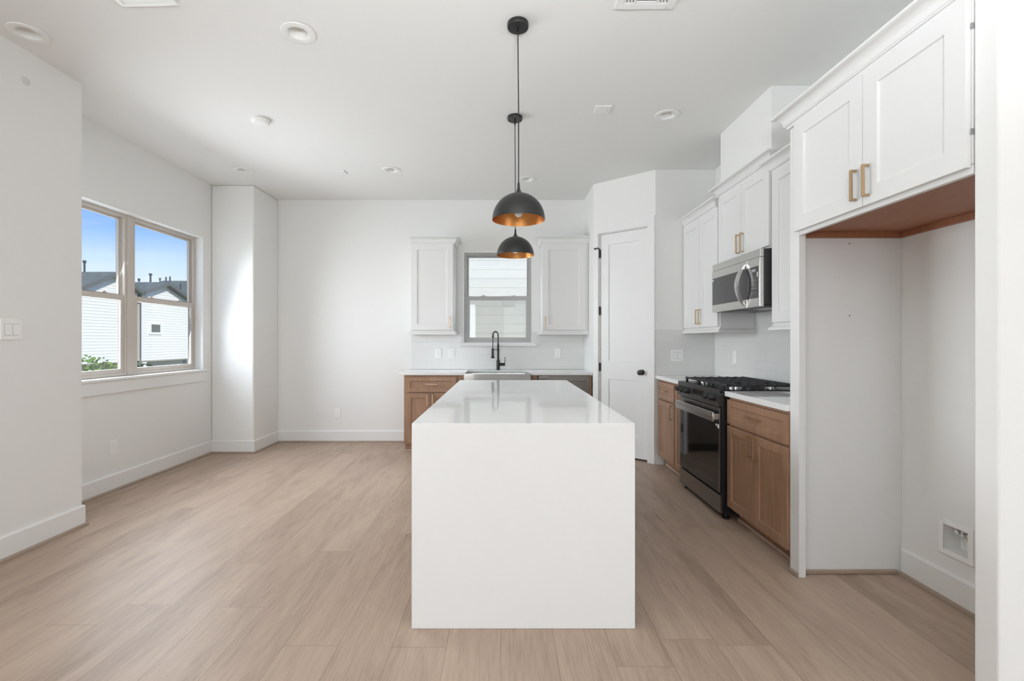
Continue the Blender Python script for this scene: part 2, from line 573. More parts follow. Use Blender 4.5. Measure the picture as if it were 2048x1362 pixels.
def ceiling():
    bm = bmesh.new()
    edges = []

    def loop(pts):
        vs = [bm.verts.new((x, y, CEIL)) for x, y in pts]
        for i in range(len(vs)):
            edges.append(bm.edges.new((vs[i], vs[(i + 1) % len(vs)])))
    loop([(-3.5, -4.66), (4.66, -4.66), (4.66, 6.1), (-3.5, 6.1)])
    for x, y in LIGHTS:
        loop([(x + R_CUT * math.cos(2 * PI * k / 40), y + R_CUT * math.sin(2 * PI * k / 40)) for k in range(40)])
    bmesh.ops.triangle_fill(bm, use_beauty=True, use_dissolve=False, edges=edges, normal=(0, 0, -1))
    for f in bm.faces:
        if f.normal.z > 0: f.normal_flip()
    me = bpy.data.meshes.new('ceiling')
    bm.to_mesh(me); bm.free()
    me.materials.append(M['ceil'])
    o = bpy.data.objects.new('ceiling', me)
    C.objects.link(o); o['kind'] = 'structure'


ceiling()
struct('roof', MB().box(-3.9, 5.0, -7.2, 6.35, 3.3, 3.42), M['roof'])  # unseen slab; deep rear overhang added to keep sun out of the rear openings

# walls
WX0, WX1, WZ0, WZ1 = -0.5245, 0.357, 1.255, 2.414      # kitchen window opening
b = MB()
b.box(-3.5, WX0, YB, 6.10, 0, CEIL).box(WX1, 2.35, YB, 6.10, 0, CEIL)
b.box(WX0, WX1, YB, 6.10, 0, WZ0).box(WX0, WX1, YB, 6.10, WZ1, CEIL)
struct('wall_back', b, M['wall'])
LY0, LY1, LZ0, LZ1 = 3.385, 5.215, 0.94, 2.423         # dining window opening
b = MB()
b.box(-3.50, XL, YJ, LY0, 0, CEIL).box(-3.50, XL, LY1, YB, 0, CEIL)
b.box(-3.50, XL, LY0, LY1, 0, LZ0).box(-3.50, XL, LY0, LY1, LZ1, CEIL)
struct('wall_left_window', b, M['wall'])
struct('wall_left_near', MB().box(-3.50, XN, -4.66, YJ, 0, CEIL), M['wall'])
struct('wall_left_corner', MB().box(XL, -2.855, 5.36, YB, 0, CEIL), M['wall'], bevel=0.018, seg=4)
b = MB()
HB = (2.2, 2.347, 0.242, 0.385)
b.box(XW, 2.35, 1.595, HB[0], 0, CEIL).box(XW, 2.35, HB[1], YB, 0, CEIL)
b.box(XW, 2.35, HB[0], HB[1], 0, HB[2]).box(XW, 2.35, HB[0], HB[1], HB[3], CEIL)
struct('wall_right', b, M['wall'])
struct('wall_right_near', MB().box(1.595, XFAR, 1.515, 1.595, 0, CEIL), M['wall'], bevel=0.006)
struct('wall_right_far', MB().box(XFAR, 4.66, -4.66, 1.595, 0, CEIL), M['wall'])
b = MB()
xs = [XN, -2.5, -1.0, 0.0, 1.5, 2.45, 3.95, XFAR]
for i in range(0, 7, 2):
    b.box(xs[i], xs[i + 1], -4.66, YREAR, 0, CEIL)
for i in (1, 3, 5):
    b.box(xs[i], xs[i + 1], -4.66, YREAR, 0, 0.4).box(xs[i], xs[i + 1], -4.66, YREAR, 2.6, CEIL)
struct('wall_rear', b, M['wall'])
# pantry walls: short return at the back, diagonal with the door opening, return towards the range wall
PA, PB = Vector((1.015, 5.34, 0)), Vector((1.573, 4.88, 0))
DL = (PB - PA).length
TH = math.atan2(PB.y - PA.y, PB.x - PA.x)
ct, st = math.cos(TH), math.sin(TH)


def D(s, n, z):
    return (PA.x + s * ct - n * st, PA.y + s * st + n * ct, z)


S0, S1, DZ = 0.070, 0.640, 2.482
b = MB()
b.box(1.015, 1.115, 5.34, YB, 0, CEIL)
b.box(0, S0, 0, 0.09, 0, CEIL, D).box(S1, DL, 0, 0.09, 0, CEIL, D).box(S0, S1, 0, 0.09, DZ, CEIL, D)
b.box(1.573, XW, 4.88, 4.98, 0, CEIL)
struct('wall_pantry', b, M['wall'])
struct('wall_vent_chase', MB().box(1.862, XW, 3.27, 4.04, 2.535, CEIL), M['wall'])

def IDT(a, b_, c): return (a, b_, c)


# baseboards with shoe mouldings
BH, BT = 0.147, 0.014


def bboard(name, n, pts, side, m1=None):
    """pts: wall line; side: +1 if the room lies left of the walking direction, -1 if right"""
    P = [Vector(p) for p in pts]
    nr = []
    for i in range(len(P) - 1):
        d = (P[i + 1] - P[i]).normalized()
        nr.append(Vector((-d.y, d.x)) * side)
    path = []
    for i, p in enumerate(P):
        if i == 0: o = nr[0]
        elif i == len(P) - 1: o = nr[-1]
        else: o = (nr[i - 1] + nr[i]) / (1 + nr[i - 1].dot(nr[i]))
        path.append((p.x, p.y, o.x, o.y))
    struct(name, MB().sweep(path, [(0.0004, 0.0005), (BT, 0.0005), (BT, BH - 0.012), (BT - 0.005, BH - 0.002), (0.0004, BH)], IDT), M['trim'])
    h, w = 0.019, 0.014
    struct('trim_%d' % n, MB().sweep(path, [(BT + 0.0004, 0.0005), (BT + w, 0.0005), (BT + w * 0.95, h * 0.5), (BT + w * 0.6, h * 0.9), (BT + 0.0004, h)], IDT), M['shoe'])


bboard('baseboard_left_near', 1, [(XN, -4.5), (XN, YJ), (XL + 0.03, YJ)], -1)
bboard('baseboard_left_window', 2, [(XL, YJ + 0.001), (XL, 5.36), (-2.855, 5.36), (-2.855, YB), (-1.150, YB)], -1)
bboard('baseboard_right_alcove', 3, [(XW, 1.5955), (XW, 2.575)], 1)
bboard('baseboard_right_near', 4, [(1.595, 1.515), (XFAR, 1.515)], -1)
b = MB().box(1.5735, 1.655, 4.866, 4.8795, 0, 0.10)
struct('baseboard_pantry', b, M['trim'])


# ------------------------------------------------------------------ windows
def FBk(u, d, z): return (u, YB - d, z)
def FRt(u, d, z): return (XW - d, u, z)
def FLf(u, d, z): return (XL + d, u, z)     # left window wall, d into the room


def rect_frame(b, T, u0, u1, z0, z1, d0, d1, wl, wr, wb, wt):
    b.box(u0, u0 + wl, d0, d1, z0, z1, T).box(u1 - wr, u1, d0, d1, z0, z1, T)
    b.box(u0 + wl, u1 - wr, d0, d1, z0, z0 + wb, T).box(u0 + wl, u1 - wr, d0, d1, z1 - wt, z1, T)
    return b


def single_hung(root, T, u0, u1, z0, z1, zm, dout, m, screen=False):
    """dout: depth (negative) of the room-side face of the frame"""
    d0 = dout - 0.062
    fw = 0.028
    rect_frame(b1 := MB(), T, u0, u1, z0, z1, d0, dout, fw, fw, fw, fw)
    rect_frame(b1, T, u0 + fw, u1 - fw, z0 + fw, z1 - fw, d0 + 0.028, d0 + 0.034, 0.008, 0.008, 0.008, 0.008)
    obj('frame', b1, m, root, bevel=0.002)
    # upper sash, further out
    up = obj('upper_sash', rect_frame(MB(), T, u0 + fw, u1 - fw, zm - 0.005, z1 - fw, d0 + 0.004, d0 + 0.027, 0.024, 0.024, 0.03, 0.022),
             m, root, bevel=0.002)
    obj('glass', MB().box(u0 + fw + 0.02, u1 - fw - 0.02, d0 + 0.012, d0 + 0.016, zm + 0.02, z1 - fw - 0.018, T), M['glass'], up)
    lo = obj('lower_sash', rect_frame(MB(), T, u0 + fw, u1 - fw, z0 + fw, zm + 0.032, d0 + 0.034, d0 + 0.058, 0.036, 0.036, 0.036, 0.050),
             m, root, bevel=0.003)
    obj('glass', MB().box(u0 + fw + 0.03, u1 - fw - 0.03, d0 + 0.044, d0 + 0.048, z0 + fw + 0.03, zm - 0.012, T), M['glass'], lo)
    for fr in (0.28, 0.74):
        uc = u0 + (u1 - u0) * fr
        obj('sash_lock', MB().box(uc - 0.028, uc + 0.028, d0 + 0.036, d0 + 0.054, zm + 0.033, zm + 0.040, T)
            .box(uc - 0.008, uc + 0.016, d0 + 0.040, d0 + 0.050, zm + 0.040, zm + 0.050, T), m, lo, bevel=0.001)
    if screen:
        obj('insect_screen', MB().box(u0 + fw, u1 - fw, d0 - 0.004, d0 - 0.003, z0 + fw, zm + 0.01, T), M['screen'], root)


w1 = thing('window_1', 'twin taupe-framed sash windows overlooking neighbouring houses', None, (XL, 4.3, LZ0), kind='structure')
ym = 4.300
single_hung(w1, FLf, LY0 + 0.001, ym - 0.031, LZ0 + 0.026, LZ1 - 0.001, 1.662, -0.085, M['vinyl'])
single_hung(w1, FLf, ym + 0.031, LY1 - 0.001, LZ0 + 0.026, LZ1 - 0.001, 1.662, -0.085, M['vinyl'])
obj('mullion', MB().box(ym - 0.030, ym + 0.030, -0.140, -0.078, LZ0 + 0.026, LZ1 - 0.001, FLf), M['vinyl'], w1, bevel=0.003)
obj('sill', MB().box(LY0 - 0.06, LY1 + 0.055, 0.0005, 0.028, LZ0 + 0.001, LZ0 + 0.024, FLf)
    .box(LY0 + 0.001, LY1 - 0.001, -0.150, 0.0005, LZ0 + 0.001, LZ0 + 0.024, FLf), M['trim'], w1, bevel=0.004)
obj('apron', MB().box(LY0 - 0.05, LY1 + 0.045, 0.0005, 0.015, LZ0 - 0.105, LZ0, FLf), M['trim'], w1, bevel=0.002)

w2 = thing('window_2', 'grey-framed sash window above the kitchen sink', None, (-0.08, YB, WZ0), kind='structure')
single_hung(w2, FBk, WX0 + 0.022, WX1 - 0.012, WZ0 + 0.004, WZ1 - 0.022, 1.815, -0.050, M['vinyl_grey'], screen=True)
obj('reveal', rect_frame(MB(), FBk, WX0 + 0.0005, WX1 - 0.0005, WZ0 + 0.001, WZ1 - 0.0005, -0.13, 0.004, 0.021, 0.011, 0.002, 0.021),
    M['trim'], w2)
obj('sill', MB().box(WX0 - 0.03, WX1 + 0.042, 0.0095, 0.040, WZ0 - 0.045, WZ0 - 0.002, FBk), M['trim'], w2, bevel=0.003)

# ------------------------------------------------------------------ pantry door
d1 = thing('door_1', 'white two panel pantry door set across the corner', None, tuple(PA), TH, kind='structure')




def panel_slab(T, u0, u1, z0, z1, d0, d1, panels, rec=0.009, lip=0.0):
    """slab whose face at d1 carries recessed rectangular panels (pu0,pu1,pz0,pz1)"""
    b = MB()
    us = sorted({u0, u1} | {p[0] for p in panels} | {p[1] for p in panels})
    zs = sorted({z0, z1} | {p[2] for p in panels} | {p[3] for p in panels})
    sg = 1 if d1 > d0 else -1

    def inp(uc, zc):
        return any(p[0] < uc < p[1] and p[2] < zc < p[3] for p in panels)
    for i in range(len(us) - 1):
        for j in range(len(zs) - 1):
            uc, zc = (us[i] + us[i + 1]) / 2, (zs[j] + zs[j + 1]) / 2
            if not inp(uc, zc):
                b.add([T(us[i], d1, zs[j]), T(us[i + 1], d1, zs[j]), T(us[i + 1], d1, zs[j + 1]), T(us[i], d1, zs[j + 1])], [(0, 1, 2, 3)])
    for (a, c, e, f) in panels:
        r = d1 - sg * rec
        k = 0.003
        b.add([T(a, d1, e), T(c, d1, e), T(c, d1, f), T(a, d1, f), T(a + k, r, e + k), T(c - k, r, e + k), T(c - k, r, f - k), T(a + k, r, f - k)],
              [(0, 1, 5, 4), (1, 2, 6, 5), (2, 3, 7, 6), (3, 0, 4, 7), (4, 5, 6, 7)])
    b.add([T(u0, d0, z0), T(u1, d0, z0), T(u1, d0, z1), T(u0, d0, z1), T(u0, d1, z0), T(u1, d1, z0), T(u1, d1, z1), T(u0, d1, z1)],
          [(0, 1, 2, 3), (0, 1, 5, 4), (1, 2, 6, 5), (2, 3, 7, 6), (3, 0, 4, 7)])
    return b


sl0, sl1 = S0 + 0.012, S1 - 0.006
slab = obj('door_slab', panel_slab(IDT, sl0, sl1, 0.022, DZ - 0.012, 0.050, 0.014,
                                   [(sl0 + 0.100, sl1 - 0.100, 1.055, 2.350), (sl0 + 0.100, sl1 - 0.100, 0.235, 0.855)], rec=0.010),
           M['trim'], d1, local=True)
kn = MB().lathe([(0.030, 0.0135), (0.030, 0.008), (0.012, 0.004), (0.010, -0.018), (0.024, -0.026), (0.0275, -0.038), (0.0275, -0.052), (0.022, -0.056)],
                (sl1 - 0.062, 0, 0.945), 24, 'Y')
obj('door_knob', kn, M['black'], slab, local=True, smooth=40)
for zc in (2.258, 1.616, 0.985, 0.30):
    obj('hinge', MB().cyl((S0 + 0.008, 0.004, zc - 0.048), (S0 + 0.008, 0.004, zc + 0.048), 0.008, 12)
        .box(S0 + 0.001, S0 + 0.02, 0.006, 0.010, zc - 0.045, zc + 0.045), M['black'], d1, local=True)
obj('hinge_pin_stop', MB().tube([(S0 + 0.008, 0.003, 2.308), (S0 + 0.004, -0.015, 2.318), (S0 - 0.010, -0.03, 2.322), (S0 - 0.022, -0.026, 2.312),
                                 (S0 - 0.034, -0.022, 2.316)], 0.006, 8)
    .lathe([(0.009, -0.034), (0.009, -0.020)], (S0 - 0.036, 0, 2.316), 10, 'Y'), M['black'], d1, local=True)
b = MB()
CW = 0.062
b.box(S0 - CW, S0 - 0.001, -0.017, -0.0005, 0.0005, DZ + 0.10).box(S1 + 0.001, S1 + 0.078, -0.017, -0.0005, 0.0005, DZ + 0.10)
b.box(S0 - 0.001, S1 + 0.001, -0.017, -0.0005, DZ, DZ + 0.10)
obj('casing', b, M['trim'], d1, local=True, bevel=0.002)
b = MB().box(S0 + 0.0005, S0 + 0.010, 0.0, 0.088, 0.0005, DZ - 0.001).box(S1 - 0.004, S1 - 0.0005, 0.0, 0.088, 0.0005, DZ - 0.001)
b.box(S0 + 0.010, S1 - 0.004, 0.0, 0.088, DZ - 0.009, DZ - 0.001)
obj('jamb', b, M['trim'], d1, local=True)


# ------------------------------------------------------------------ cabinet parts
def shaker(name, T, u0, u1, z0, z1, d0, m, parent, st=0.072, th=0.020, bevel=0.0015):
    return obj(name, panel_slab(T, u0, u1, z0, z1, d0, d0 + th, [(u0 + st, u1 - st, z0 + st, z1 - st)]), m, parent, bevel=bevel)


def pull(T, uc, zc, ln, d0, parent, vertical=True, w=0.0095):
    b = MB()
    h = ln / 2
    so = 0.030
    if vertical:
        b.box(uc - w / 2, uc + w / 2, d0 + so - w, d0 + so, zc - h, zc + h, T)
        for s in (-1, 1):
            z = zc + s * (h - w / 2)
            b.box(uc - w / 2, uc + w / 2, d0 + 0.0003, d0 + so - w, z - w / 2, z + w / 2, T)
    else:
        b.box(uc - h, uc + h, d0 + so - w, d0 + so, zc - w / 2, zc + w / 2, T)
        for s in (-1, 1):
            u = uc + s * (h - w / 2)
            b.box(u - w / 2, u + w / 2, d0 + 0.0003, d0 + so - w, zc - w / 2, zc + w / 2, T)
    return obj('handle', b, M['brass'], parent, bevel=0.001)


def crown(T, path, z0, z1, proj, parent, m=None):
    h = z1 - z0
    prof = [(0.0, z0), (0.010, z0), (0.012, z0 + 0.16 * h), (0.019, z0 + 0.18 * h), (0.021, z0 + 0.24 * h)]
    for k in range(7):
        t = k / 6.0
        prof.append((0.024 + (proj - 0.032) * (1 - math.cos(t * PI / 2)), z0 + h * (0.27 + 0.55 * math.sin(t * PI / 2) ** 1.0)))
    prof += [(proj - 0.004, z0 + 0.84 * h), (proj, z0 + 0.87 * h), (proj, z1), (0.0, z1)]
    return obj('crown_moulding', MB().sweep(path, prof, T), m or M['cab'], parent, smooth=28)


def light_rail(T, path, z0, z1, proj, parent):
    h = z1 - z0
    prof = [(0.0, z1), (0.004, z1), (0.006, z1 - 0.25 * h), (proj * 0.8, z0 + 0.4 * h), (proj, z0 + 0.35 * h), (proj, z0), (0.0, z0)]
    return obj('bottom_moulding', MB().sweep(path, prof, T), M['cab'], parent)


def path_u(u0, u1, df, left, right):
    """front path with optional returns to the wall (True), short return (number) or none (False)"""
    p = []
    if left is True: p += [(u0, 0.002, -1, 0), (u0, df, -1, 1)]
    elif left is False: p += [(u0, df, 0, 1)]
    else: p += [(u0, df - left, -1, 0), (u0, df, -1, 1)]
    if right is True: p += [(u1, df, 1, 1), (u1, 0.002, 1, 0)]
    elif right is False: p += [(u1, df, 0, 1)]
    else: p += [(u1, df, 1, 1), (u1, df - right, 1, 0)]
    return p


Z_UB, Z_UT = 1.355, 2.533     # light rail bottom, crown top of the standard uppers


def upper(name, label, T, base, u0, u1, doors, df, zb, zt, crown_z0, crown_z1, cl, cr, rail=None, crown_u=None, handles=()):
    """doors: list of (u0,u1); handles: list of (door index, u, z, len)"""
    r = thing(name, label, 'cabinet', base)
    obj('body', MB().box(u0, u1, 0.002, df, zb, zt, T), M['cab'], r, bevel=0.001)
    ds = []
    for (a, c, z0, z1) in doors:
        ds.append(shaker('door', T, a, c, z0, z1, df + 0.001, M['cab'], r))
    for (i, u, z, ln) in handles:
        pull(T, u, z, ln, df + 0.021, ds[i])
    cu = crown_u or (u0, u1)
    crown(T, path_u(cu[0], cu[1], df + 0.002, cl, cr), crown_z0, crown_z1, 0.072, r)
    if rail:
        light_rail(T, path_u(u0, u1, df + 0.002, rail[0], rail[1]), Z_UB, Z_UB + 0.047, 0.028, r)
    return r


# back wall uppers
upper('wall_cabinet', 'white wall cabinet left of the kitchen window, with one shaker door', FBk, (-0.866, YB, Z_UB),
      -1.118, -0.603, [(-1.110, -0.610, 1.408, 2.437)], 0.305, 1.375, 2.445, 2.440, Z_UT - 0.012, False, True, rail=(True, True),
      handles=[(0, -0.643, 1.50, 0.135)])
upper('wall_cabinet', 'white wall cabinet between the kitchen window and the pantry corner', FBk, (0.72, YB, Z_UB),
      0.455, 1.012, [(0.460, 0.970, 1.408, 2.437)], 0.305, 1.375, 2.445, 2.440, Z_UT - 0.012, True, False, rail=(True, False),
      handles=[(0, 0.492, 1.50, 0.135)])
# range wall uppers (u = Y)
DF = 0.31
upper('wall_cabinet', 'white two-door wall cabinet between the pantry wall and the microwave', FRt, (XW, 4.48, Z_UB),
      4.082, 4.876, [(4.095, 4.470, 1.408, 2.447), (4.474, 4.865, 1.408, 2.447)], DF, 1.375, 2.455, 2.450, Z_UT,
      0.03, False, rail=(True, False), crown_u=(4.150, 4.876),
      handles=[(0, 4.440, 1.508, 0.14), (1, 4.504, 1.508, 0.14)])
upper('wall_cabinet', 'raised white two-door wall cabinet directly above the microwave', FRt, (XW, 3.68, 1.94),
      3.294, 4.080, [(3.300, 3.684, 1.952, 2.516), (3.688, 4.074, 1.952, 2.516)], DF, 1.937, 2.533, 2.520, 2.604,
      True, True, handles=[(0, 3.654, 2.045, 0.15), (1, 3.718, 2.045, 0.15)])
upper('wall_cabinet', 'narrow white wall cabinet squeezed between the microwave and the tall refrigerator panel', FRt, (XW, 2.95, Z_UB),
      2.624, 3.268, [(2.640, 3.262, 1.408, 2.447)], DF, 1.375, 2.455, 2.450, Z_UT, False, 0.03, rail=(False, True))

# refrigerator surround
XP = 1.595
r = thing('refrigerator_surround', 'white refrigerator surround: two large doors above an empty alcove with a tall side panel', 'cabinet', (1.9, 2.1, 0))
pn = obj('side_panel', MB().box(1.633, XW - 0.001, 2.590, 2.6205, 0.0005, 2.459), M['cab'], r)
obj('front_stile', MB().box(XP, 1.632, 2.541, 2.6205, 0.0005, 2.459), M['cab'], r, bevel=0.0015)
obj('shoe_moulding', MB().box(1.640, XW - 0.03, 2.577, 2.5895, 0.0005, 0.024), M['shoe'], r, bevel=0.004)
obj('shoe_moulding', MB().box(XP - 0.014, XP - 0.0005, 2.541, 2.6205, 0.0005, 0.022), M['shoe'], r, bevel=0.004)
for z in (1.817, 1.42):
    obj('screw_head', MB().lathe([(0.0, -0.0012), (0.005, -0.0012), (0.005, -0.0001)], (1.904, 2.590, z), 12, 'Y'), M['slot'], pn)
b = MB().box(1.600, 2.539, 0.002, 0.595, 1.885, 2.47, FRt)
obj('body', b, M['cab'], r, bevel=0.001)
obj('bottom_rail', MB().box(1.600, 2.5395, 0.573, 0.594, 1.852, 1.884, FRt), M['cab'], r, bevel=0.001)
da = shaker('door', FRt, 1.604, 2.062, 1.873, 2.456, 0.596, M['cab'], r, st=0.078)
db = shaker('door', FRt, 2.066, 2.553, 1.873, 2.456, 0.596, M['cab'], r, st=0.078)
pull(FRt, 2.030, 1.975, 0.138, 0.616, da, w=0.0105)
pull(FRt, 2.100, 1.975, 0.138, 0.616, db, w=0.0105)
for z in (2.355, 1.995):
    obj('hinge', MB().box(1.5985, 1.6015, 0.590, 0.600, z - 0.01, z + 0.01, FRt), M['slot'], da)
crown(FRt, path_u(1.5965, 2.6205, 0.597, False, True), 2.460, 2.545, 0.072, r)
tag(obj('underside_panel', MB().box(1.602, 2.5885, 0.002, 0.570, 1.878, 1.8845, FRt), M['wood_under'], r), 'brown wooden underside', None)
for bx in ((1.602, 2.5885, 0.002, 0.022), (2.570, 2.5885, 0.024, 0.556)):
    tag(obj('cleat', MB().box(bx[0], bx[1], bx[2], bx[3], 1.846, 1.8775, FRt), M['wood_under'], r), 'brown wooden mounting strip', None)

# water supply box recessed in the alcove wall
r = thing('water_supply_box', 'white recessed refrigerator water box low on the alcove wall', 'valve box', (XW, 2.27, 0.228))
b = MB()
rect_frame(b, FRt, 2.188, 2.361, 0.228, 0.398, 0.0005, 0.008, 0.024, 0.024, 0.024, 0.024)
obj('face_frame', b, M['plate'], r, bevel=0.002)
b = MB()
b.box(2.203, 2.344, -0.088, -0.085, 0.245, 0.382, FRt)
b.box(2.203, 2.206, -0.085, 0.0, 0.245, 0.382, FRt).box(2.341, 2.344, -0.085, 0.0, 0.245, 0.382, FRt)
b.box(2.206, 2.341, -0.085, 0.0, 0.245, 0.248, FRt).box(2.206, 2.341, -0.085, 0.0, 0.379, 0.382, FRt)
obj('box_liner', b, M['plate'], r)
vx = XW + 0.045
b = MB().cyl((vx, 2.262, 0.378), (vx, 2.262, 0.325), 0.007, 12).cyl((vx, 2.262, 0.350), (vx - 0.03, 2.262, 0.344), 0.006, 12)
b.lathe([(0.0, 0), (0.010, 0), (0.010, 0.014), (0.0, 0.014)], (vx - 0.010, 2.262, 0.318), 6)
obj('valve', b, M['chrome'], r, smooth=40)
obj('valve_handle', MB().lathe([(0.0, -0.036), (0.010, -0.036), (0.013, -0.028), (0.010, -0.020), (0.0, -0.020)], (vx, 2.285, 0.352), 12, 'X')
    .cyl((vx - 0.028, 2.285, 0.352), (vx - 0.01, 2.265, 0.352), 0.004, 8), M['chrome'], r, smooth=40)

# ------------------------------------------------------------------ base cabinets, right wall
XD = 1.586      # door face
DB = XW - 1.607  # body depth 0.583


def base_cab(name, label, T, u0, u1, depth, parts, base, toe=(0.07, 0.10), ztop=0.885, shoe=True):
    r = thing(name, label, 'cabinet', base)
    obj('body', MB().box(u0, u1, 0.002, depth, toe[1], ztop, T), M['wood'], r, bevel=0.001)
    obj('toe_kick', MB().box(u0 + 0.001, u1 - 0.001, 0.002, depth - toe[0], 0.0005, toe[1] - 0.0005, T), M['wood'], r)
    if shoe:
        s = obj('toe_strip', MB().box(u0 + 0.001, u1 - 0.001, depth - toe[0] + 0.0005, depth - toe[0] + 0.013, 0.0005, 0.02, T), M['toe_shoe'], r, bevel=0.004)
    for (kind, a, c, z0, z1, h) in parts:
        o = shaker(kind, T, a, c, z0, z1, depth + 0.001, M['wood'], r, st=0.055 if kind == 'door' else 0.045)
        if h:
            pull(T, h[0], h[1], h[2], depth + 0.021, o, vertical=h[3], w=0.0085)
    return r


base_cab('base_cabinet', 'brown base cabinet with a wide drawer over two doors, between range and refrigerator panel', FRt, 2.623, 3.350, DB, [
    ('drawer', 2.634, 3.340, 0.697, 0.866, (2.985, 0.786, 0.135, False)),
    ('door', 2.634, 2.983, 0.108, 0.682, (3.018 - 0.07, 0.60, 0.135, True)),
    ('door', 2.987, 3.340, 0.108, 0.682, (3.022, 0.60, 0.135, True))], (1.9, 3.0, 0))
base_cab('base_cabinet', 'narrow brown base cabinet with one small drawer over one door, beside the pantry door', FRt, 4.376, 4.850, DB, [
    ('drawer', 4.390, 4.842, 0.697, 0.866, (4.62, 0.786, 0.135, False)),
    ('door', 4.390, 4.842, 0.108, 0.682, (4.44, 0.60, 0.135, True))], (1.9, 4.6, 0))
base_cab('base_cabinet', 'slim brown full-height pull-out cabinet against the far side of the range', FRt, 4.140, 4.374, DB, [
    ('door', 4.150, 4.366, 0.108, 0.866, None)], (1.9, 4.26, 0))
r = tag(obj('countertop', MB().box(1.573, XW - 0.0005, 4.136, 4.8795, 0.887, 0.922), M['quartz'], bevel=0.003, loc=(1.9, 4.5, 0.887)),
        'white quartz countertop section between the range and the pantry wall', 'countertop')
r = tag(obj('countertop', MB().box(1.573, XW - 0.0005, 2.622, 3.354, 0.887, 0.922), M['quartz'], bevel=0.003, loc=(1.9, 3.0, 0.887)),
        'white quartz countertop section between the range and the refrigerator panel', 'countertop')

# backsplash
struct('wall_back_backsplash', MB().box(-1.175, WX0 - 0.032, YB - 0.008, YB - 0.0003, 0.923, 1.392)
       .box(WX0 - 0.032, WX1 + 0.044, YB - 0.008, YB - 0.0003, 0.923, WZ0 - 0.047)
       .box(WX1 + 0.044, 1.0145, YB - 0.008, YB - 0.0003, 0.923, 1.392)
       .box(WX0 - 0.032, WX0 - 0.002, YB - 0.008, YB - 0.0003, WZ0 - 0.047, 1.392)
       .box(WX1 + 0.002, WX1 + 0.044, YB - 0.008, YB - 0.0003, WZ0 - 0.047, 1.392), M['tile_x'])
struct('wall_pantry_backsplash', MB().box(1.575, XW - 0.009, 4.872, 4.8797, 0.923, 1.397), M['tile_x'])
struct('wall_right_backsplash', MB().box(XW - 0.008, XW - 0.0003, 2.622, 4.8795, 0.923, 1.397)
       .box(XW - 0.008, XW - 0.0003, 3.296, 4.078, 1.397, 1.525), M['tile_y'])

# ------------------------------------------------------------------ range
RY0, RY1 = 3.358, 4.132
r = thing('gas_range', 'black and stainless slide-in gas range with cast iron grates', 'stove', (1.85, 3.745, 0))
obj('body', MB().box(1.560, 2.165, RY0, RY1, 0.045, 0.905), M['enamel'], r, bevel=0.002)
obj('cooktop', MB().box(1.545, 2.175, RY0 - 0.003, RY1 + 0.003, 0.9225, 0.930).box(1.545, 2.165, RY0, RY1, 0.9055, 0.9225), M['enamel'], r, bevel=0.002)
b = MB().prism([(1.531, 0.930), (1.5595, 0.930), (1.5595, 0.808), (1.535, 0.808), (1.527, 0.83)], RY0, RY1, lambda x, z, y: (x, y, z))
cp = obj('control_panel', b, M['panel_dark'], r, bevel=0.001)
obj('display', MB().box(1.5275, 1.5295, 3.60, 3.80, 0.835, 0.895), M['glass_black'], cp)
b = MB()
for i in range(7):
    y = 3.615 + i * 0.027
    b.box(1.5265, 1.5278, y, y + 0.010, 0.842, 0.846)
    b.box(1.5265, 1.5278, y, y + 0.007, 0.852, 0.855)
obj('button_marks', b, M['grey_print'], cp)
for y in (4.075, 3.985, 3.895, 3.515, 3.425):
    k = MB().lathe([(0.026, 0.0), (0.026, -0.006), (0.021, -0.008), (0.020, -0.036), (0.017, -0.040)], (1.5275, y, 0.868), 24, 'X')
    k.box(1.484, 1.489, y - 0.003, y + 0.003, 0.866, 0.886)
    obj('knob', k, M['black'], cp, smooth=40)
# oven door
od = obj('oven_door', MB().box(1.545, 1.5595, RY0 + 0.004, RY1 - 0.004, 0.190, 0.800), M['enamel'], r, bevel=0.002)
tag(obj('door_band', MB().box(1.541, 1.5445, RY0 + 0.004, RY1 - 0.004, 0.700, 0.800), M['steel_dark'], od, bevel=0.001), 'stainless top band', None)
tag(obj('door_glass', MB().box(1.542, 1.5445, RY0 + 0.022, RY1 - 0.022, 0.195, 0.699), M['glass_black'], od), 'black glass', None)
for y in (RY0 + 0.004, RY1 - 0.0215):
    tag(obj('door_edge_trim', MB().box(1.542, 1.5445, y, y + 0.0175, 0.195, 0.699), M['steel_dark'], od), 'stainless edge strip', None)
b = MB().prism([(1.502, 0.700), (1.498, 0.735), (1.502, 0.768), (1.510, 0.768), (1.508, 0.735), (1.510, 0.700)], RY0 + 0.02, RY1 - 0.02, lambda x, z, y: (x, y, z))
for y in (RY0 + 0.02, RY1 - 0.045):
    b.box(1.508, 1.541, y, y + 0.025, 0.715, 0.755)
tag(obj('handle', b, M['steel'], od, bevel=0.002), 'wide stainless bar handle', None)
obj('sticker', MB().box(1.5408, 1.5418, RY0 + 0.012, RY0 + 0.034, 0.652, 0.680), M['sticker'], od)
obj('sticker', MB().box(1.5408, 1.5418, RY0 + 0.045, RY0 + 0.065, 0.664, 0.680), M['sticker'], od)
dr = obj('storage_drawer', MB().box(1.543, 1.5595, RY0 + 0.002, RY1 - 0.002, 0.048, 0.176), M['steel_dark'], r, bevel=0.002)
for (x, y) in ((1.60, RY0 + 0.03), (1.60, RY1 - 0.03), (2.12, RY0 + 0.03), (2.12, RY1 - 0.03)):
    obj('foot', MB().lathe([(0.024, 0.0005), (0.024, 0.010), (0.010, 0.014), (0.010, 0.0448)], (x, y, 0), 16), M['black'], r)
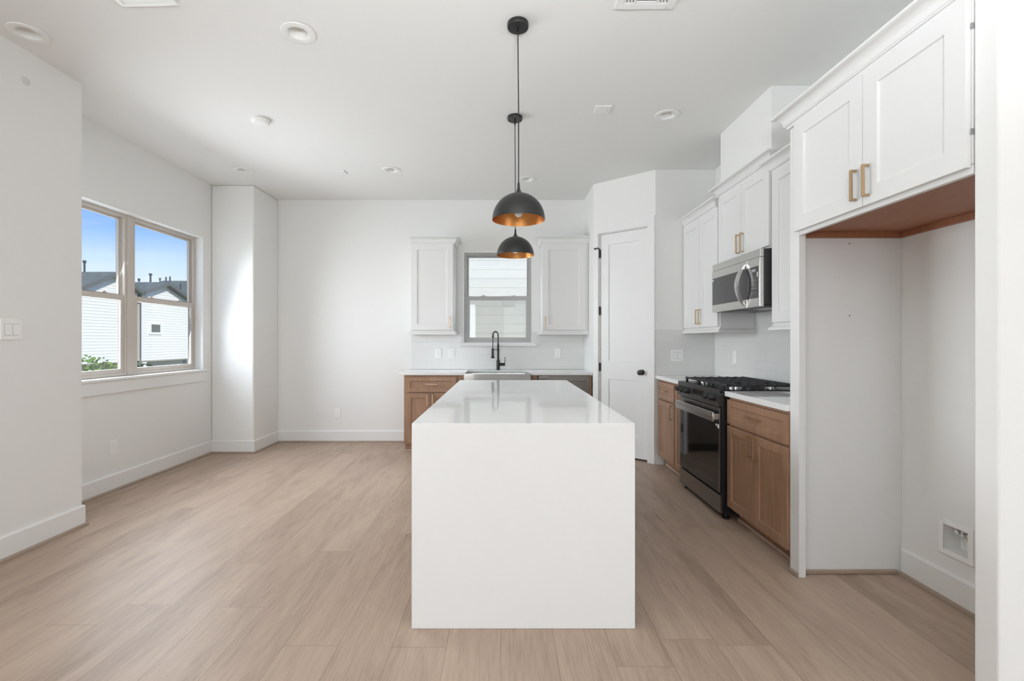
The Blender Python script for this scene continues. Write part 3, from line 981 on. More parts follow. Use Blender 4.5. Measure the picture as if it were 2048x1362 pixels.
# grates: three, each with long bars
gy = [RY0 + 0.006, RY0 + 0.262, RY0 + 0.512, RY1 - 0.006]
for g in range(3):
    a, c = gy[g] + 0.003, gy[g + 1] - 0.003
    b = MB()
    zt = 0.968
    xs = [1.600, 1.675, 1.745, 1.815, 1.885, 1.955, 2.025, 2.090]
    for i, x in enumerate(xs):
        w = 0.007 if 0 < i < 7 else 0.009
        y0, y1 = a, c
        if i in (2, 5) and g != 1:
            b.box(x - w, x + w, y0, y0 + 0.085, zt - 0.016, zt).box(x - w, x + w, y1 - 0.085, y1, zt - 0.016, zt)
        else:
            b.box(x - w, x + w, y0, y1, zt - 0.016, zt)
    for y in (a, c - 0.012, (a + c) / 2 - 0.005):
        b.box(1.600, 2.090, y, y + 0.012, zt - 0.018, zt - 0.004)
    for x in (1.600, 2.078):
        for y in (a, c - 0.016):
            b.box(x - 0.006, x + 0.012, y, y + 0.016, 0.9302, zt - 0.010)
    obj('grate', b, M['iron'], r, bevel=0.0025)
for (x, y, rr) in ((1.72, RY0 + 0.135, 0.045), (1.98, RY0 + 0.135, 0.036), (1.845, RY0 + 0.387, 0.05), (1.72, RY1 - 0.135, 0.045), (1.98, RY1 - 0.135, 0.036)):
    bu = obj('burner', MB().lathe([(rr + 0.012, 0.9302), (rr + 0.012, 0.934), (rr, 0.938), (rr, 0.945)], (x, y, 0), 28), M['chrome'], r, smooth=40)
    obj('burner_cap', MB().lathe([(rr - 0.002, 0.9452), (rr - 0.002, 0.951), (rr - 0.008, 0.954)], (x, y, 0), 28), M['iron'], bu, smooth=40)

# ------------------------------------------------------------------ microwave
r = thing('microwave_oven', 'stainless over-the-range microwave with a bowed handle and black window', 'microwave', (2.0, 3.68, 1.522))
MX, MY0, MY1, MZ0, MZ1 = 1.797, 3.302, 4.060, 1.524, 1.932
obj('body', MB().box(MX + 0.030, XW - 0.0095, MY0 + 0.002, MY1 - 0.002, MZ0 + 0.014, MZ1), M['mw_side'], r, bevel=0.002)
tag(obj('vent_grille', MB().box(MX + 0.004, MX + 0.0295, MY0, MY1, 1.875, MZ1), M['steel'], r, bevel=0.003), 'stainless vent strip along the top', None)
do = obj('door', MB().box(MX, MX + 0.0295, MY0 + 0.176, MY1, MZ0, 1.873), M['steel'], r, bevel=0.003)
obj('door_window', MB().box(MX - 0.0015, MX - 0.0002, MY0 + 0.177, MY1 - 0.012, 1.585, 1.812), M['mw_glass'], do)
obj('sticker', MB().box(MX - 0.0022, MX - 0.0016, MY1 - 0.034, MY1 - 0.018, 1.785, 1.803), M['sticker'], do)
cpn = obj('control_panel', MB().box(MX, MX + 0.0295, MY0, MY0 + 0.1745, MZ0, 1.873), M['steel'], r, bevel=0.003)
obj('keypad', MB().box(MX - 0.0015, MX - 0.0002, MY0 + 0.020, MY0 + 0.1735, 1.585, 1.812), M['mw_glass'], cpn)
obj('sticker', MB().box(MX - 0.0022, MX - 0.0016, MY0 + 0.024, MY0 + 0.034, 1.735, 1.770), M['sticker'], cpn)
obj('clock_digits', MB().box(MX - 0.0022, MX - 0.0016, MY0 + 0.055, MY0 + 0.105, 1.775, 1.795), M['grey_print'], cpn)
for i in range(4):
    for j in range(3):
        y = MY0 + 0.05 + j * 0.025
        z = 1.625 + i * 0.028
        obj('key', MB().box(MX - 0.0022, MX - 0.0016, y, y + 0.009, z, z + 0.005), M['grey_print'], cpn)
pts, rad = [], []
hy = MY0 + 0.205
for k in range(21):
    t = k / 20.0
    pts.append((MX - 0.004 - 0.054 * math.sin(PI * t) ** 0.85, hy - 0.002 + 0.012 * math.sin(PI * t), 1.542 + 0.304 * t))
b = MB()
n = len(pts)
vs, fs = [], []
for (x, y, z) in pts:
    vs += [(x - 0.008, y + 0.017, z), (x - 0.011, y, z), (x - 0.008, y - 0.017, z), (x + 0.008, y - 0.017, z), (x + 0.008, y + 0.017, z)]
for i in range(n - 1):
    for k in range(5):
        fs.append((i * 5 + k, i * 5 + (k + 1) % 5, i * 5 + 5 + (k + 1) % 5, i * 5 + 5 + k))
fs += [(0, 1, 2, 3, 4), tuple((n - 1) * 5 + k for k in range(5))]
b.add(vs, fs)
tag(obj('handle', b, M['steel'], do, smooth=50), 'bowed stainless handle', None)
b = MB().box(MX + 0.034, XW - 0.03, MY0 + 0.01, MY1 - 0.01, MZ0 - 0.002, MZ0 + 0.0135)
un = obj('underside', b, M['mw_side'], r, bevel=0.003)
for y in (MY0 + 0.06, MY0 + 0.46):
    obj('grease_filter', MB().box(MX + 0.08, MX + 0.24, y, y + 0.22, MZ0 - 0.006, MZ0 - 0.0022), M['steel_dark'], un)

# ------------------------------------------------------------------ back wall base run
DBK = 0.55     # body depth
base_cab('base_cabinet', 'brown base cabinet at the left end of the back counter', FBk, -1.147, -0.534, DBK, [
    ('drawer', -1.118, -0.545, 0.693, 0.863, (-0.826, 0.785, 0.137, False)),
    ('door', -1.118, -0.846, 0.105, 0.680, (-0.874, 0.60, 0.140, True)),
    ('door', -0.842, -0.545, 0.105, 0.680, (-0.812, 0.60, 0.140, True))], (-0.84, 5.6, 0))
base_cab('sink_cabinet', 'brown sink base cabinet framing the stainless apron sink', FBk, -0.532, 0.384, DBK, [
    ('door', -0.45, -0.077, 0.105, 0.655, (-0.11, 0.57, 0.14, True)),
    ('door', -0.073, 0.30, 0.105, 0.655, (-0.04, 0.57, 0.14, True))], (-0.07, 5.6, 0), ztop=0.660)
sk = bpy.data.objects['sink_cabinet']
for u0, u1 in ((-0.532, -0.462), (0.312, 0.384)):
    obj('face_stile', MB().box(u0, u1, 0.002, DBK, 0.661, 0.885, FBk), M['wood'], sk, bevel=0.001)

r = thing('dishwasher', 'dark stainless built-in dishwasher right of the sink', 'dishwasher', (0.68, 5.65, 0))
obj('tub', MB().box(0.389, 0.978, 0.02, 0.545, 0.10, 0.884, FBk), M['steel_dark'], r)
dwd = obj('door', MB().box(0.389, 0.978, 0.546, 0.572, 0.105, 0.880, FBk), M['steel_dark'], r, bevel=0.003)
obj('handle', MB().box(0.43, 0.937, 0.592, 0.604, 0.790, 0.812, FBk).box(0.43, 0.45, 0.5725, 0.592, 0.793, 0.809, FBk).box(0.917, 0.937, 0.5725, 0.592, 0.793, 0.809, FBk),
    M['steel_dark'], dwd, bevel=0.003)
obj('label_strip', MB().box(0.405, 0.51, 0.5722, 0.5728, 0.858, 0.872, FBk), M['grey_print'], dwd)
obj('kick_plate', MB().box(0.389, 0.978, 0.02, 0.48, 0.002, 0.099, FBk), M['black'], r)
tag(obj('end_panel', MB().box(0.981, 1.000, 0.002, 0.565, 0.0005, 0.885, FBk), M['wood'], loc=(0.99, 5.65, 0)),
    'thin brown end panel between the dishwasher and the pantry wall', 'panel')

# counter with the sink cut-out
CT0, CT1 = 0.887, 0.920
b = MB()
b.prism([(-1.192, YB - 0.0005), (-1.192, 5.360), (-0.438, 5.360), (-0.438, 5.745), (0.288, 5.745), (0.288, 5.360), (1.012, 5.360), (1.012, YB - 0.0005)], CT0, CT1)
tag(obj('countertop', b, M['quartz'], bevel=0.003, loc=(-0.1, 5.65, CT0)), 'white quartz countertop around the sink under the kitchen window', 'countertop')

r = thing('apron_sink', 'stainless apron-front sink below the kitchen window', 'sink', (-0.075, 5.55, 0.665))
SX0, SX1, SY0, SY1, SZ0, SZ1 = -0.458, 0.308, 5.330, 5.76, 0.665, 0.886
b = MB()
b.box(SX0, SX1, SY0, 5.358, SZ0, 0.908)                                  # apron front
obj('apron', b, M['sink_steel'], r, bevel=0.004)
b = MB()
b.box(SX0 + 0.004, SX0 + 0.024, 5.3585, SY1, SZ0, SZ1).box(SX1 - 0.024, SX1 - 0.004, 5.3585, SY1, SZ0, SZ1)
b.box(SX0 + 0.024, SX1 - 0.024, 5.736, SY1, SZ0, SZ1).box(SX0 + 0.024, SX1 - 0.024, 5.3585, 5.736, SZ0, SZ0 + 0.015)
obj('basin', b, M['sink_steel'], r, bevel=0.002)
obj('drain', MB().lathe([(0.045, 0.6805), (0.045, 0.684), (0.02, 0.682)], (-0.075, 5.56, 0), 24), M['chrome'], r)

# faucet
r = thing('faucet', 'black spring-neck pull-down kitchen faucet behind the sink', 'faucet', (-0.073, 5.815, CT1))
fx, fy = -0.073, 5.815
obj('base_column', MB().lathe([(0.026, CT1 + 0.0003), (0.026, CT1 + 0.004), (0.0215, CT1 + 0.006), (0.0215, 1.040), (0.0135, 1.043), (0.0135, 1.215), (0.010, 1.246)],
                              (fx, fy, 0), 20), M['black'], r, smooth=40)
# spring hose arch
arch = []
for k in range(9):
    arch.append((fx, fy, 1.245 + 0.105 * k / 8))
for k in range(1, 17):
    a = PI * k / 16
    arch.append((fx - 0.032 + 0.032 * math.cos(a), fy, 1.350 + 0.044 * math.sin(a)))
arch.append((fx - 0.064, fy, 1.335))
obj('hose', MB().tube(arch, 0.005, 10), M['black'], r, smooth=50)
# coil
coil = []
segs = []
acc = 0
for i in range(len(arch) - 1):
    p, q = Vector(arch[i]), Vector(arch[i + 1])
    for t in range(12):
        s = t / 12
        pos = p.lerp(q, s)
        d = (q - p).normalized()
        n1 = Vector((0, 1, 0)); n2 = d.cross(n1)
        coil.append(pos + (n1 * math.cos(acc) + n2 * math.sin(acc)) * 0.0085)
        acc += (q - p).length / 12 / 0.0075 * 2 * PI
obj('spring', MB().tube(coil, 0.0019, 5), M['black'], r, smooth=60)
obj('spout_collar', MB().lathe([(0.012, 1.318), (0.012, 1.340), (0.008, 1.346)], (fx - 0.064, fy, 0), 14).cyl((fx - 0.064, fy, 1.32), (fx - 0.066, fy, 1.18), 0.0052, 10),
    M['black'], r, smooth=40)
obj('spray_head', MB().lathe([(0.012, 1.185), (0.0145, 1.18), (0.0145, 1.10), (0.016, 1.083), (0.024, 1.074), (0.024, 1.066), (0.018, 1.064)],
                             (fx - 0.067, fy, 0), 18), M['black'], r, smooth=40)
obj('docking_arm', MB().cyl((fx, fy, 1.170), (fx - 0.06, fy, 1.170), 0.004, 8).lathe([(0.0165, 1.162), (0.0165, 1.178)], (fx, fy, 0), 14), M['black'], r)
obj('lever_handle', MB().cyl((fx + 0.018, fy, 0.988), (fx + 0.086, fy, 0.988), 0.0185, 16).cyl((fx + 0.083, fy, 0.995), (fx + 0.086, fy, 1.078), 0.0042, 8),
    M['black'], r, smooth=40)

# ------------------------------------------------------------------ island
r = thing('kitchen_island', 'long white quartz waterfall island in the middle of the kitchen', 'island', (0.086, 3.23, 0))
IX0, IX1, IY0, IY1, IZ = -0.411, 0.583, 2.090, 4.375, 0.914
prof = [(IY0, 0.0008), (IY0, IZ), (IY1, IZ), (IY1, 0.0008), (IY1 - 0.04, 0.0008), (IY1 - 0.04, IZ - 0.04), (IY0 + 0.04, IZ - 0.04), (IY0 + 0.04, 0.0008)]
obj('waterfall_countertop', MB().prism(prof, IX0, IX1, lambda y, z, x: (x, y, z)), M['quartz'], r, bevel=0.002)
obj('cabinet_body', MB().box(-0.10, 0.545, IY0 + 0.041, IY1 - 0.041, 0.10, IZ - 0.041), M['wood'], r)
obj('toe_kick', MB().box(-0.09, 0.475, IY0 + 0.041, IY1 - 0.041, 0.0008, 0.0995), M['wood'], r)
for i in range(4):
    y0 = IY0 + 0.06 + i * 0.545
    dd = shaker('door', lambda u, d, z: (0.545 + d, u, z), y0, y0 + 0.535, 0.11, IZ - 0.055, 0.001, M['wood'], r, st=0.055)

# ------------------------------------------------------------------ pendants
PEND_G = 'dome pendants over the island'


def pendant():
    r = thing('pendant_lamp', 'black dome pendant with gold lining, the nearer over the island', 'pendant lamp', (0.078, 2.627, CEIL), group=PEND_G)
    X, Y = 0.0, 0.0
    zt = 0.0
    obj('canopy', MB().lathe([(0.0585, -0.0005), (0.0595, -0.004), (0.0595, -0.022), (0.0575, -0.0265), (0.0, -0.0265)], (0, 0, 0), 40), M['dome'], r, local=True, smooth=40)
    obj('cord_grip', MB().lathe([(0.0055, -0.0267), (0.0055, -0.040), (0.0075, -0.043), (0.0065, -0.058), (0.003, -0.072)], (0, 0, 0), 14), M['black'], r, local=True, smooth=40)
    zr = 1.9565 - CEIL
    ap = zr + 0.150
    cord = [(0, 0, -0.07), (0.0008, 0, -0.2), (0.003, 0, -0.45), (0.0035, 0, -0.7), (0.0035, 0, ap + 0.025)]
    obj('cord', MB().tube(cord, 0.0032, 8), M['black'], r, local=True, smooth=60)
    cx = 0.0035
    R = 0.1473
    outer = []
    for k in range(15):
        a = (PI / 2) * k / 14
        outer.append((R * math.cos(a) if k < 14 else 0.013, zr + 0.149 * math.sin(a)))
    outer = [(rr, h) for rr, h in outer if rr > 0.028]
    neck = [(0.026, ap - 0.001), (0.0185, ap + 0.004), (0.012, ap + 0.012), (0.0085, ap + 0.022), (0.007, ap + 0.03)]
    # outer shell
    sh = obj('dome_shade', MB().lathe(outer + neck, (cx, 0, 0), 64, closed=False), M['dome'], r, local=True, smooth=50, recalc=True)
    inner = [(R - 0.0012, zr - 0.0004)]
    for k in range(1, 15):
        a = (PI / 2) * k / 14
        inner.append(((R - 0.003) * math.cos(a) if k < 14 else 0.001, zr + 0.145 * math.sin(a)))
    # remove the disc cap of the outer shell that would close the dome
    me = sh.data
    bm = bmesh.new(); bm.from_mesh(me)
    big = [f for f in bm.faces if len(f.verts) > 10 and f.calc_center_median().z < zr + 0.01]
    bmesh.ops.delete(bm, geom=big, context='FACES')
    bm.to_mesh(me); bm.free()
    li = obj('gold_lining', MB().lathe(inner, (cx, 0, 0), 64), M['gold_in'], sh, local=True, smooth=60)
    bm = bmesh.new(); bm.from_mesh(li.data)
    big = [f for f in bm.faces if len(f.verts) > 10 and f.calc_center_median().z < zr + 0.01]
    bmesh.ops.delete(bm, geom=big, context='FACES')
    bm.to_mesh(li.data); bm.free()
    li['label'] = 'gold inner lining'
    obj('strain_relief', MB().lathe([(0.0075, ap + 0.0302), (0.0085, ap + 0.036), (0.0055, ap + 0.040), (0.0075, ap + 0.046), (0.004, ap + 0.062)], (cx, 0, 0), 14), M['black'], r, local=True, smooth=40)
    bz = zr + 0.042
    bulb = [(0.0, bz - 0.026)]
    for k in range(1, 12):
        a = -PI / 2 + PI * 0.72 * k / 11
        bulb.append((0.026 * math.cos(a), bz + 0.026 * math.sin(a)))
    bulb += [(0.015, bz + 0.036), (0.014, bz + 0.05)]
    obj('bulb', MB().lathe(bulb, (cx, 0, 0), 28), M['bulb'], r, local=True, smooth=60)
    obj('socket', MB().lathe([(0.017, bz + 0.0505), (0.019, bz + 0.054), (0.019, zr + 0.142)], (cx, 0, 0), 20), M['black'], r, local=True, smooth=40)
    return r


p1 = pendant()
p2 = dup(p1, (0.0865, 3.724, CEIL), 'black dome pendant with gold lining, the farther, nearer the sink')

# ------------------------------------------------------------------ ceiling fittings
LG = 'recessed ceiling lights'


def downlight():
    r = thing('recessed_light', None, 'ceiling light', (LIGHTS[0][0], LIGHTS[0][1], CEIL), group=LG)
    ring = [(0.0590, -0.0008), (0.093, -0.0005), (0.0945, -0.0035), (0.092, -0.0065), (0.064, -0.0085), (0.0575, -0.0065), (0.0555, 0.0)]
    obj('trim_ring', MB().lathe(ring, n=48, closed=True), M['fixture'], r, local=True, smooth=40)
    cup = [(0.0553, 0.0005), (0.050, 0.055), (0.0498, 0.0555), (0.052, 0.0575), (0.0575, 0.0005)]
    obj('baffle', MB().lathe(cup, n=48, closed=True), M['fixture'], r, local=True, smooth=40)
    obj('lens', MB().lathe([(0.0, 0.050), (0.049, 0.0505), (0.049, 0.054), (0.0, 0.054)], n=40), M['bulb'], r, local=True, smooth=40)
    return r


LL = ['white recessed ceiling light nearest the bare ceiling above the island, left of the near pendant',
      'white recessed ceiling light tucked against the near left wall',
      'white recessed ceiling light in front of the range cabinets',
      'white recessed ceiling light close to the corner column beside the dining window',
      'white recessed ceiling light between the corner column and the kitchen window',
      'white recessed ceiling light nearest the kitchen window, behind the pendant cord']
dl = downlight()
dl['label'] = LL[0]
for i in range(1, 6):
    dup(dl, (LIGHTS[i][0], LIGHTS[i][1], CEIL), LL[i])

r = thing('smoke_detector', 'round white smoke detector dome on the ceiling near the dining window', 'smoke detector', (-1.958, 3.78, CEIL))
obj('base', MB().lathe([(0.0, -0.0005), (0.068, -0.0005), (0.068, -0.010), (0.0, -0.010)], n=40), M['fixture'], r, local=True, smooth=40)
obj('cover', MB().lathe([(0.066, -0.0102), (0.066, -0.022), (0.058, -0.031), (0.03, -0.034), (0.0, -0.0345)], n=40), M['plate'], r, local=True, smooth=40)


def ceil_plate(loc, s, label):
    r = thing('blank_cover_plate', label, 'cover plate', loc, group='blank ceiling plates')
    obj('plate', MB().box(-s / 2, s / 2, -s / 2, s / 2, -0.010, -0.0004), M['fixture'], r, local=True, bevel=0.004)
    obj('screw_head', MB().lathe([(0.0, -0.0112), (0.004, -0.0112), (0.004, -0.0101)], (s * 0.3, 0, 0), 10), M['slot'], r, local=True)
    return r


ceil_plate((0.755, 3.60, CEIL), 0.122, 'square white blank ceiling plate right of the far pendant')
ceil_plate((-1.72, 4.945, CEIL), 0.112, 'square white blank ceiling plate between two recessed lights near the back wall')

r = thing('air_vent', 'white slotted air register in the ceiling right of the near pendant', 'air vent', (0.742, 2.35, CEIL))
b = MB()
rect_frame(b, IDT, -0.157, 0.157, -0.014, -0.0004, -0.157, 0.150, 0.05, 0.05, 0.012, 0.012) if False else None
b = MB().box(-0.157, -0.118, -0.155, 0.150, -0.012, -0.0004).box(0.118, 0.157, -0.155, 0.150, -0.012, -0.0004)
b.box(-0.118, 0.118, 0.108, 0.150, -0.012, -0.0004).box(-0.118, 0.118, -0.155, -0.113, -0.012, -0.0004)
obj('frame', b, M['fixture'], r, local=True, bevel=0.003)
b = MB()
for i in range(4):
    for sx in (-1, 1):
        x = sx * (0.062 + 0.0165 * i)
        b.box(x - 0.004, x + 0.004, -0.113, 0.108, -0.012, -0.004)
for i in range(8):
    y = 0.100 - i * 0.028
    b.box(-0.052, 0.052, y - 0.004, y + 0.004, -0.012, -0.004)
b.box(-0.056, -0.052, -0.113, 0.108, -0.012, -0.003).box(0.052, 0.056, -0.113, 0.108, -0.012, -0.003)
obj('louvre', b, M['fixture'], r, local=True)
obj('duct_backing', MB().box(-0.118, 0.118, -0.113, 0.108, -0.0025, -0.0004), M['vent_dark'], r, local=True)

r = thing('access_panel', 'white flat access panel in the ceiling at the upper left edge', 'access panel', (-1.868, 2.33, CEIL), math.radians(-2.0))
obj('panel', MB().box(-0.125, 0.125, -0.125, 0.125, -0.009, -0.0004), M['fixture'], r, local=True)
obj('frame', rect_frame(MB(), lambda u, d, z: (u, z, d), -0.152, 0.152, -0.152, 0.148, -0.013, -0.0004, 0.026, 0.026, 0.026, 0.022), M['fixture'], r, local=True, bevel=0.003)

tag(obj('sensor_cover', MB().lathe([(0.0, 0.005), (0.021, 0.005), (0.025, 0.003), (0.025, 0.0003)], (0, 0, 0), 32, 'X'), M['spot'], loc=(0, 0, 0), smooth=40),
    'small round grey cover high on the near left wall', 'cover').location = (XN, 2.868, 2.865)


# ------------------------------------------------------------------ outlets and switches (local: face -Y, wall at y=0)
def outlet(loc, rz, label):
    r = thing('power_outlet', label, 'outlet', loc, rz, group='white power outlets')
    p = obj('face_plate', MB().box(-0.038, 0.038, -0.0062, -0.0003, -0.060, 0.060), M['plate'], r, local=True, bevel=0.0022)
    obj('receptacle', MB().box(-0.0168, 0.0168, -0.0078, -0.0063, -0.034, 0.034), M['plate'], r, local=True, bevel=0.0006)
    b = MB()
    for zc in (0.018, -0.018):
        b.box(-0.0078, -0.0058, -0.0081, -0.0079, zc - 0.001, zc + 0.008).box(0.0056, 0.0076, -0.0081, -0.0079, zc, zc + 0.007)
        b.lathe([(0.0, -0.0081), (0.0026, -0.0081), (0.0026, -0.0079)], (0, 0, zc - 0.008), 10, 'Y')
    obj('slots', b, M['slot'], r, local=True)
    return r


def switch(loc, rz, label, gangs=1):
    r = thing('light_switch', label, 'light switch', loc, rz)
    w = 0.038 + 0.0235 * (gangs - 1)
    obj('face_plate', MB().box(-w, w, -0.0062, -0.0003, -0.060, 0.060), M['plate'], r, local=True, bevel=0.0022)
    for g in range(gangs):
        xc = (g - (gangs - 1) / 2) * 0.046
        b = MB().prism([(-0.0063, -0.0335), (-0.0115, -0.0335), (-0.0075, 0.0335), (-0.0063, 0.0335)], xc - 0.0165, xc + 0.0165, lambda y, z, x: (x, y, z))
        obj('rocker', b, M['plate'], r, local=True, bevel=0.0005)
        obj('rocker_gap', rect_frame(MB(), lambda u, d, z: (u, d, z), xc - 0.0182, xc + 0.0182, -0.0352, 0.0352, -0.0066, -0.0062, 0.0015, 0.0015, 0.0015, 0.0015), M['slot'], r, local=True)
    return r


YT = YB - 0.008
outlet((-0.826, YT, 1.119), 0, 'white power outlet on the backsplash left of the sink')
switch((-0.656, YT, 1.119), 0, 'white single rocker switch on the backsplash left of the sink')
outlet((0.678, YT, 1.122), 0, 'white power outlet on the backsplash above the dishwasher')
outlet((-2.10, YB, 0.367), 0, 'white power outlet low on the back wall left of the base cabinet')
outlet((XL, 4.015, 0.369), PI / 2, 'white power outlet low on the wall below the dining window')
switch((XN, 2.783, 1.348), PI / 2, 'white double rocker switch on the near left wall', 2)
switch((1.793, 4.872, 1.128), 0, 'white double rocker switch on the backsplash beside the pantry door', 2)
outlet((XW - 0.008, 4.44, 1.127), -PI / 2, 'white power outlet on the backsplash behind the range')


# ------------------------------------------------------------------ outdoors
def siding(b, T, z0, z1, pitch, rng, lap=0.018, rz=0.0):
    """lap boards; rng(z) -> (u0,u1)"""
    z = z0
    while z < z1 - 1e-4:
        zt = min(z + pitch, z1)
        a0, a1 = rng(z)
        c0, c1 = rng(zt)
        b.add([T(a0, lap, z), T(a1, lap, z), T(c1, 0, zt), T(c0, 0, zt), T(a0, -0.05, z), T(a1, -0.05, z), T(c1, -0.05, zt), T(c0, -0.05, zt)],
              [(0, 1, 2, 3), (0, 1, 5, 4), (4, 5, 6, 7), (3, 2, 6, 7), (0, 3, 7, 4), (1, 2, 6, 5)])
        z = zt


def TF(x0):
    return lambda u, d, z: (x0 + d, u, z)


GZ = -3.2
struct('ground', MB().box(-90, 60, -40, 120, GZ - 0.3, GZ), M['ground'])

h = thing('house', 'white-sided twin-gable house with grey roof seen through the dining window', 'house', (-25, 25, GZ))
XH = -19.85


def gable_wall(u0, u1, zb, apex_u, apex_z, sl, ext):
    def rng(z):
        lo, hi = u0, u1
        if z > apex_z: return (apex_u, apex_u)
        half = (apex_z - z) / sl
        return (max(lo, apex_u - half), min(hi, apex_u + half))
    return rng


A1 = (23.75, 4.754); A2 = (27.40, 4.688)
S1_, S2_ = 0.48, 0.375
# walls
b = MB(); siding(b, TF(XH), 0.17, A1[1] - 0.12, 0.15, gable_wall(20.8, 25.36, 0.17, A1[0], A1[1] - 0.12, S1_, 0))
obj('wall', b, M['siding'], h)
b = MB(); siding(b, TF(XH), 0.17, A2[1] - 0.12, 0.15, gable_wall(25.79, 30.0, 0.17, A2[0], A2[1] - 0.12, S2_, 0))
obj('wall', b, M['siding'], h)
obj('corner_board', MB().box(XH + 0.014, XH + 0.05, 25.23, 25.38, 0.17, 3.85).box(XH + 0.014, XH + 0.05, 25.69, 25.81, 0.17, 3.85).box(XH - 0.4, XH + 0.01, 25.785, 25.83, 0.17, 3.85), M['siding'], h)
tag(obj('recess', MB().box(XH - 0.7, XH - 0.6, 25.3, 26.2, GZ, 3.9), M['olive'], h), 'shaded grey-green recess', None)
obj('main_volume', MB().box(-32, XH - 0.72, 20.8, 30.1, GZ, 3.4), M['siding_cream'], h)
tag(obj('lower_wall', MB().box(XH - 0.9, XH - 0.73, 18, 33, GZ, 0.16).box(XH - 0.72, XH + 0.01, 20.8, 30.2, 0.10, 0.165), M['olive'], h), 'shaded olive ground floor', None)
obj('pillar', MB().box(XH - 0.3, XH + 0.02, 25.81, 26.09, GZ, 0.09), M['siding'], h)


def gable_roof(name, apex, sl, yl, yr, x0, x1, th=0.17):
    zl = apex[1] - sl * (apex[0] - yl); zr = apex[1] - sl * (yr - apex[0])
    poly = [(yl, zl), (apex[0], apex[1]), (yr, zr), (yr, zr - th), (apex[0], apex[1] - th), (yl, zl - th)]
    # two convex halves
    T = lambda y, z, x: (x, y, z)
    b = MB().prism([(yl, zl), apex, (apex[0], apex[1] - th), (yl, zl - th)], x0, x1, T)
    b.prism([apex, (yr, zr), (yr, zr - th), (apex[0], apex[1] - th)], x0, x1, T)
    o = obj(name, b, M['shingle'], h)
    T2 = lambda y, z, x: (x, y, z)
    f = MB().prism([(yl, zl + 0.01), (apex[0], apex[1] + 0.01), (apex[0], apex[1] - 0.20), (yl, zl - 0.20)], x1 + 0.002, x1 + 0.04, T2)
    f.prism([(apex[0], apex[1] + 0.01), (yr, zr + 0.01), (yr, zr - 0.20), (apex[0], apex[1] - 0.20)], x1 + 0.002, x1 + 0.04, T2)
    obj('fascia', f, M['fascia'], o)
    return o


gable_roof('gable_roof', A1, S1_, 20.6, 25.50, -30, XH + 0.35)
gable_roof('gable_roof', A2, S2_, 25.48, 30.4, -30, XH + 0.35)
b = MB()
secs = [(24.0, 4.93), (32.2, 5.0), (36.0, 4.52)]
vs = []
for (y, z) in secs:
    vs += [(-26, y, z), (-21.5, y, 3.45), (-31, y, 3.45)]
b.add(vs, [(0, 1, 2), (6, 7, 8)] + [(i * 3 + k, i * 3 + (k + 1) % 3, i * 3 + 3 + (k + 1) % 3, i * 3 + 3 + k) for i in range(2) for k in range(3)])
obj('main_roof', b, M['shingle'], h)


def px(x, y, X):
    """world point on the plane X seen at photo pixel x,y"""
    Y = X * 940.0 / (x - 1008.0)
    return Vector((X, Y, CAM_Z + (681.0 - y) * Y / 940.0))


for (x, y0, y1, X, rad) in ((169, 547, 521, -24.0, 0.05), (301, 556, 547, -25.0, 0.06), (278, 567, 557, -22.5, 0.04), (320, 562, 556, -27, 0.04)):
    a, c = px(x, y0, X), px(x, y1, X)
    c.y = a.y
    v = MB().lathe([(rad, a.z - 0.5), (rad, c.z - 0.15), (rad * 1.7, c.z - 0.12), (rad * 1.7, c.z)], (a.x, a.y, 0), 14)
    obj('vent_pipe', v, M['pipe'], h, smooth=40)
wn_ = obj('window_frame', rect_frame(MB(), TF(XH), 26.24, 27.22, 1.62, 2.30, 0.0, 0.06, 0.15, 0.13, 0.13, 0.11), M['siding'], h)
obj('window_pane', MB().box(26.39, 27.09, 0.016, 0.03, 1.75, 2.19, TF(XH)), M['house_glass'], wn_)
for (a, c) in ((26.32, 27.12), (27.125, 27.92), (27.925, 28.68)):
    g = obj('window_frame', rect_frame(MB(), TF(XH - 0.73), a, c, -0.85, -0.13, 0.0, 0.05, 0.08, 0.08, 0.1, 0.09), M['siding_cream'], h)
    obj('window_pane', MB().box(a + 0.08, c - 0.08, 0.0, 0.03, -0.75, -0.22, TF(XH - 0.73)), M['house_glass'], g)

h2 = thing('house', 'grey roof of a farther house beyond the twin gables', 'house', (-24, 42, GZ))
obj('wall', MB().box(-30.3, -16, 38.6, 45.4, GZ, 4.9), M['siding'], h2)
T2 = lambda y, z, x: (x, y, z)
rf2 = obj('roof', MB().prism([(38.0, 4.75), (42, 6.62), (46, 4.75)], -30.6, -15.5, T2), M['shingle'], h2)
for (x, y0, y1) in ((332, 562, 554), (340, 562, 553), (361, 577, 567)):
    c = px(x, y0, -28.5 if x < 350 else -26.5); t = px(x, y1, c.x)
    c.y = 41.8 if x < 350 else 39.5
    zc = CAM_Z + (681 - y0) * c.y / 940; zt = CAM_Z + (681 - y1) * c.y / 940
    xx = (x - 1008) * c.y / 940
    obj('vent_pipe', MB().lathe([(0.06, zc - 0.6), (0.06, zt)], (xx, c.y, 0), 10), M['pipe'], h2)

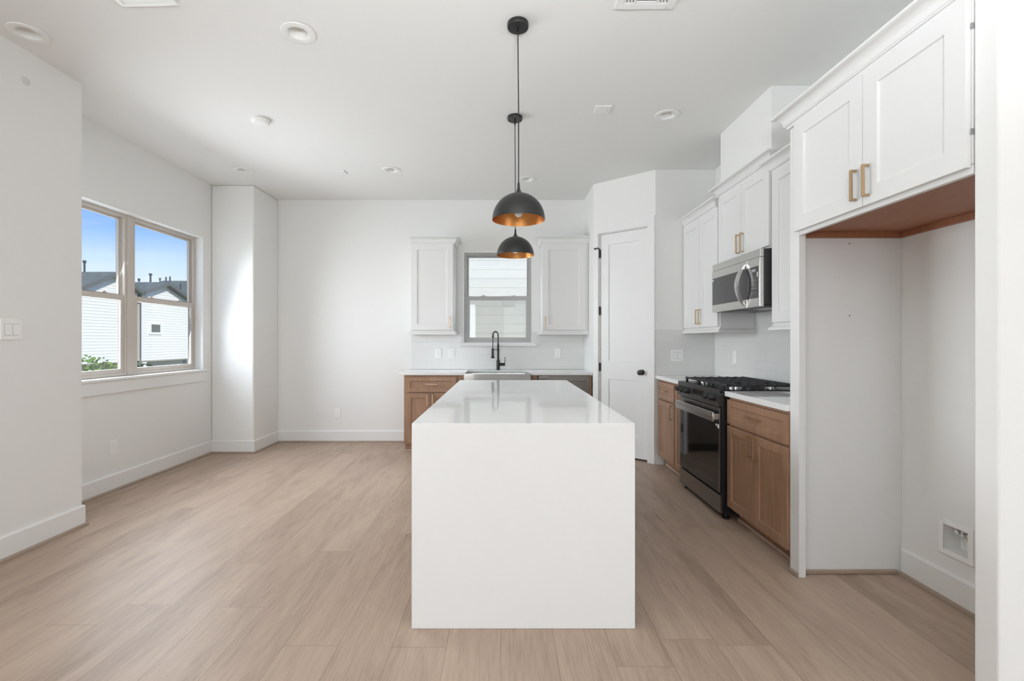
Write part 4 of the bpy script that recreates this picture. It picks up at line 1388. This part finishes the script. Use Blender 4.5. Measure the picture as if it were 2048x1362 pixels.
# close neighbour behind the kitchen window
h3 = thing('house', 'cream lap-sided wall of the house close behind the kitchen window', 'house', (0, 9.3, GZ))
b = MB(); siding(b, lambda u, d, z: (u, 9.2 - d, z), GZ, 6.4, 0.178, lambda z: (-6, 6), lap=0.004)
obj('siding_wall', b, M['siding_cream'], h3)
obj('wall_core', MB().box(-6, 6, 9.26, 9.5, GZ, 6.4), M['siding_cream'], h3)


# trees
def tree(loc, rad, n, label, trunk, flat=1.0):
    r = thing('shrub_tree', label, 'tree', (loc[0], loc[1], GZ), group='trees below the dining window')
    rng = random.Random(int(loc[1] * 100))
    b = MB()
    for _ in range(n):
        while True:
            p = Vector((rng.uniform(-1, 1), rng.uniform(-1, 1), rng.uniform(-1, 1)))
            if p.length < 1: break
        if p.length < 0.5 and rng.random() < 0.5: p = p.normalized() * rng.uniform(0.6, 1)
        lump = 0.78 + 0.25 * math.sin(5 * p.x + 1.3) * math.cos(4 * p.y) + 0.12 * math.sin(9 * p.z)
        p = Vector((p.x * rad * lump, p.y * rad * lump, p.z * rad * lump * flat)) + Vector(loc)
        a = Vector((rng.gauss(0, 1), rng.gauss(0, 1), rng.gauss(0, 1))).normalized()
        c = a.orthogonal().normalized()
        l, w = rng.uniform(0.06, 0.11), rng.uniform(0.025, 0.04)
        b.add([p, p + a * l * 0.5 + c * w, p + a * l, p + a * l * 0.5 - c * w], [(0, 1, 2, 3)])
    obj('foliage', b, M['leaf'], r, recalc=False)
    t = MB()
    base = Vector((loc[0], loc[1], GZ))
    top = Vector(loc)
    t.tube([base, base.lerp(top, 0.6) + Vector((0.05, 0.04, 0)), top], [trunk, trunk * 0.7, trunk * 0.35], 8)
    for k in range(14):
        d = Vector((rng.gauss(0, 1), rng.gauss(0, 1), abs(rng.gauss(0.6, 0.6)))).normalized()
        t.tube([top - Vector((0, 0, rad * 0.5)), top - Vector((0, 0, rad * 0.15)) + d * rad * 0.5, top + d * rad * 0.95], [trunk * 0.35, trunk * 0.2, 0.006], 5)
    obj('trunk', t, M['bark'], r)


tree((-9.0, 10.2, -0.50), 1.35, 9000, 'leafy green tree top in the left half of the dining window', 0.09)
tree((-9.2, 11.95, 0.10), 0.62, 900, 'sparse green tree top beside the window mullion of the dining window', 0.05)
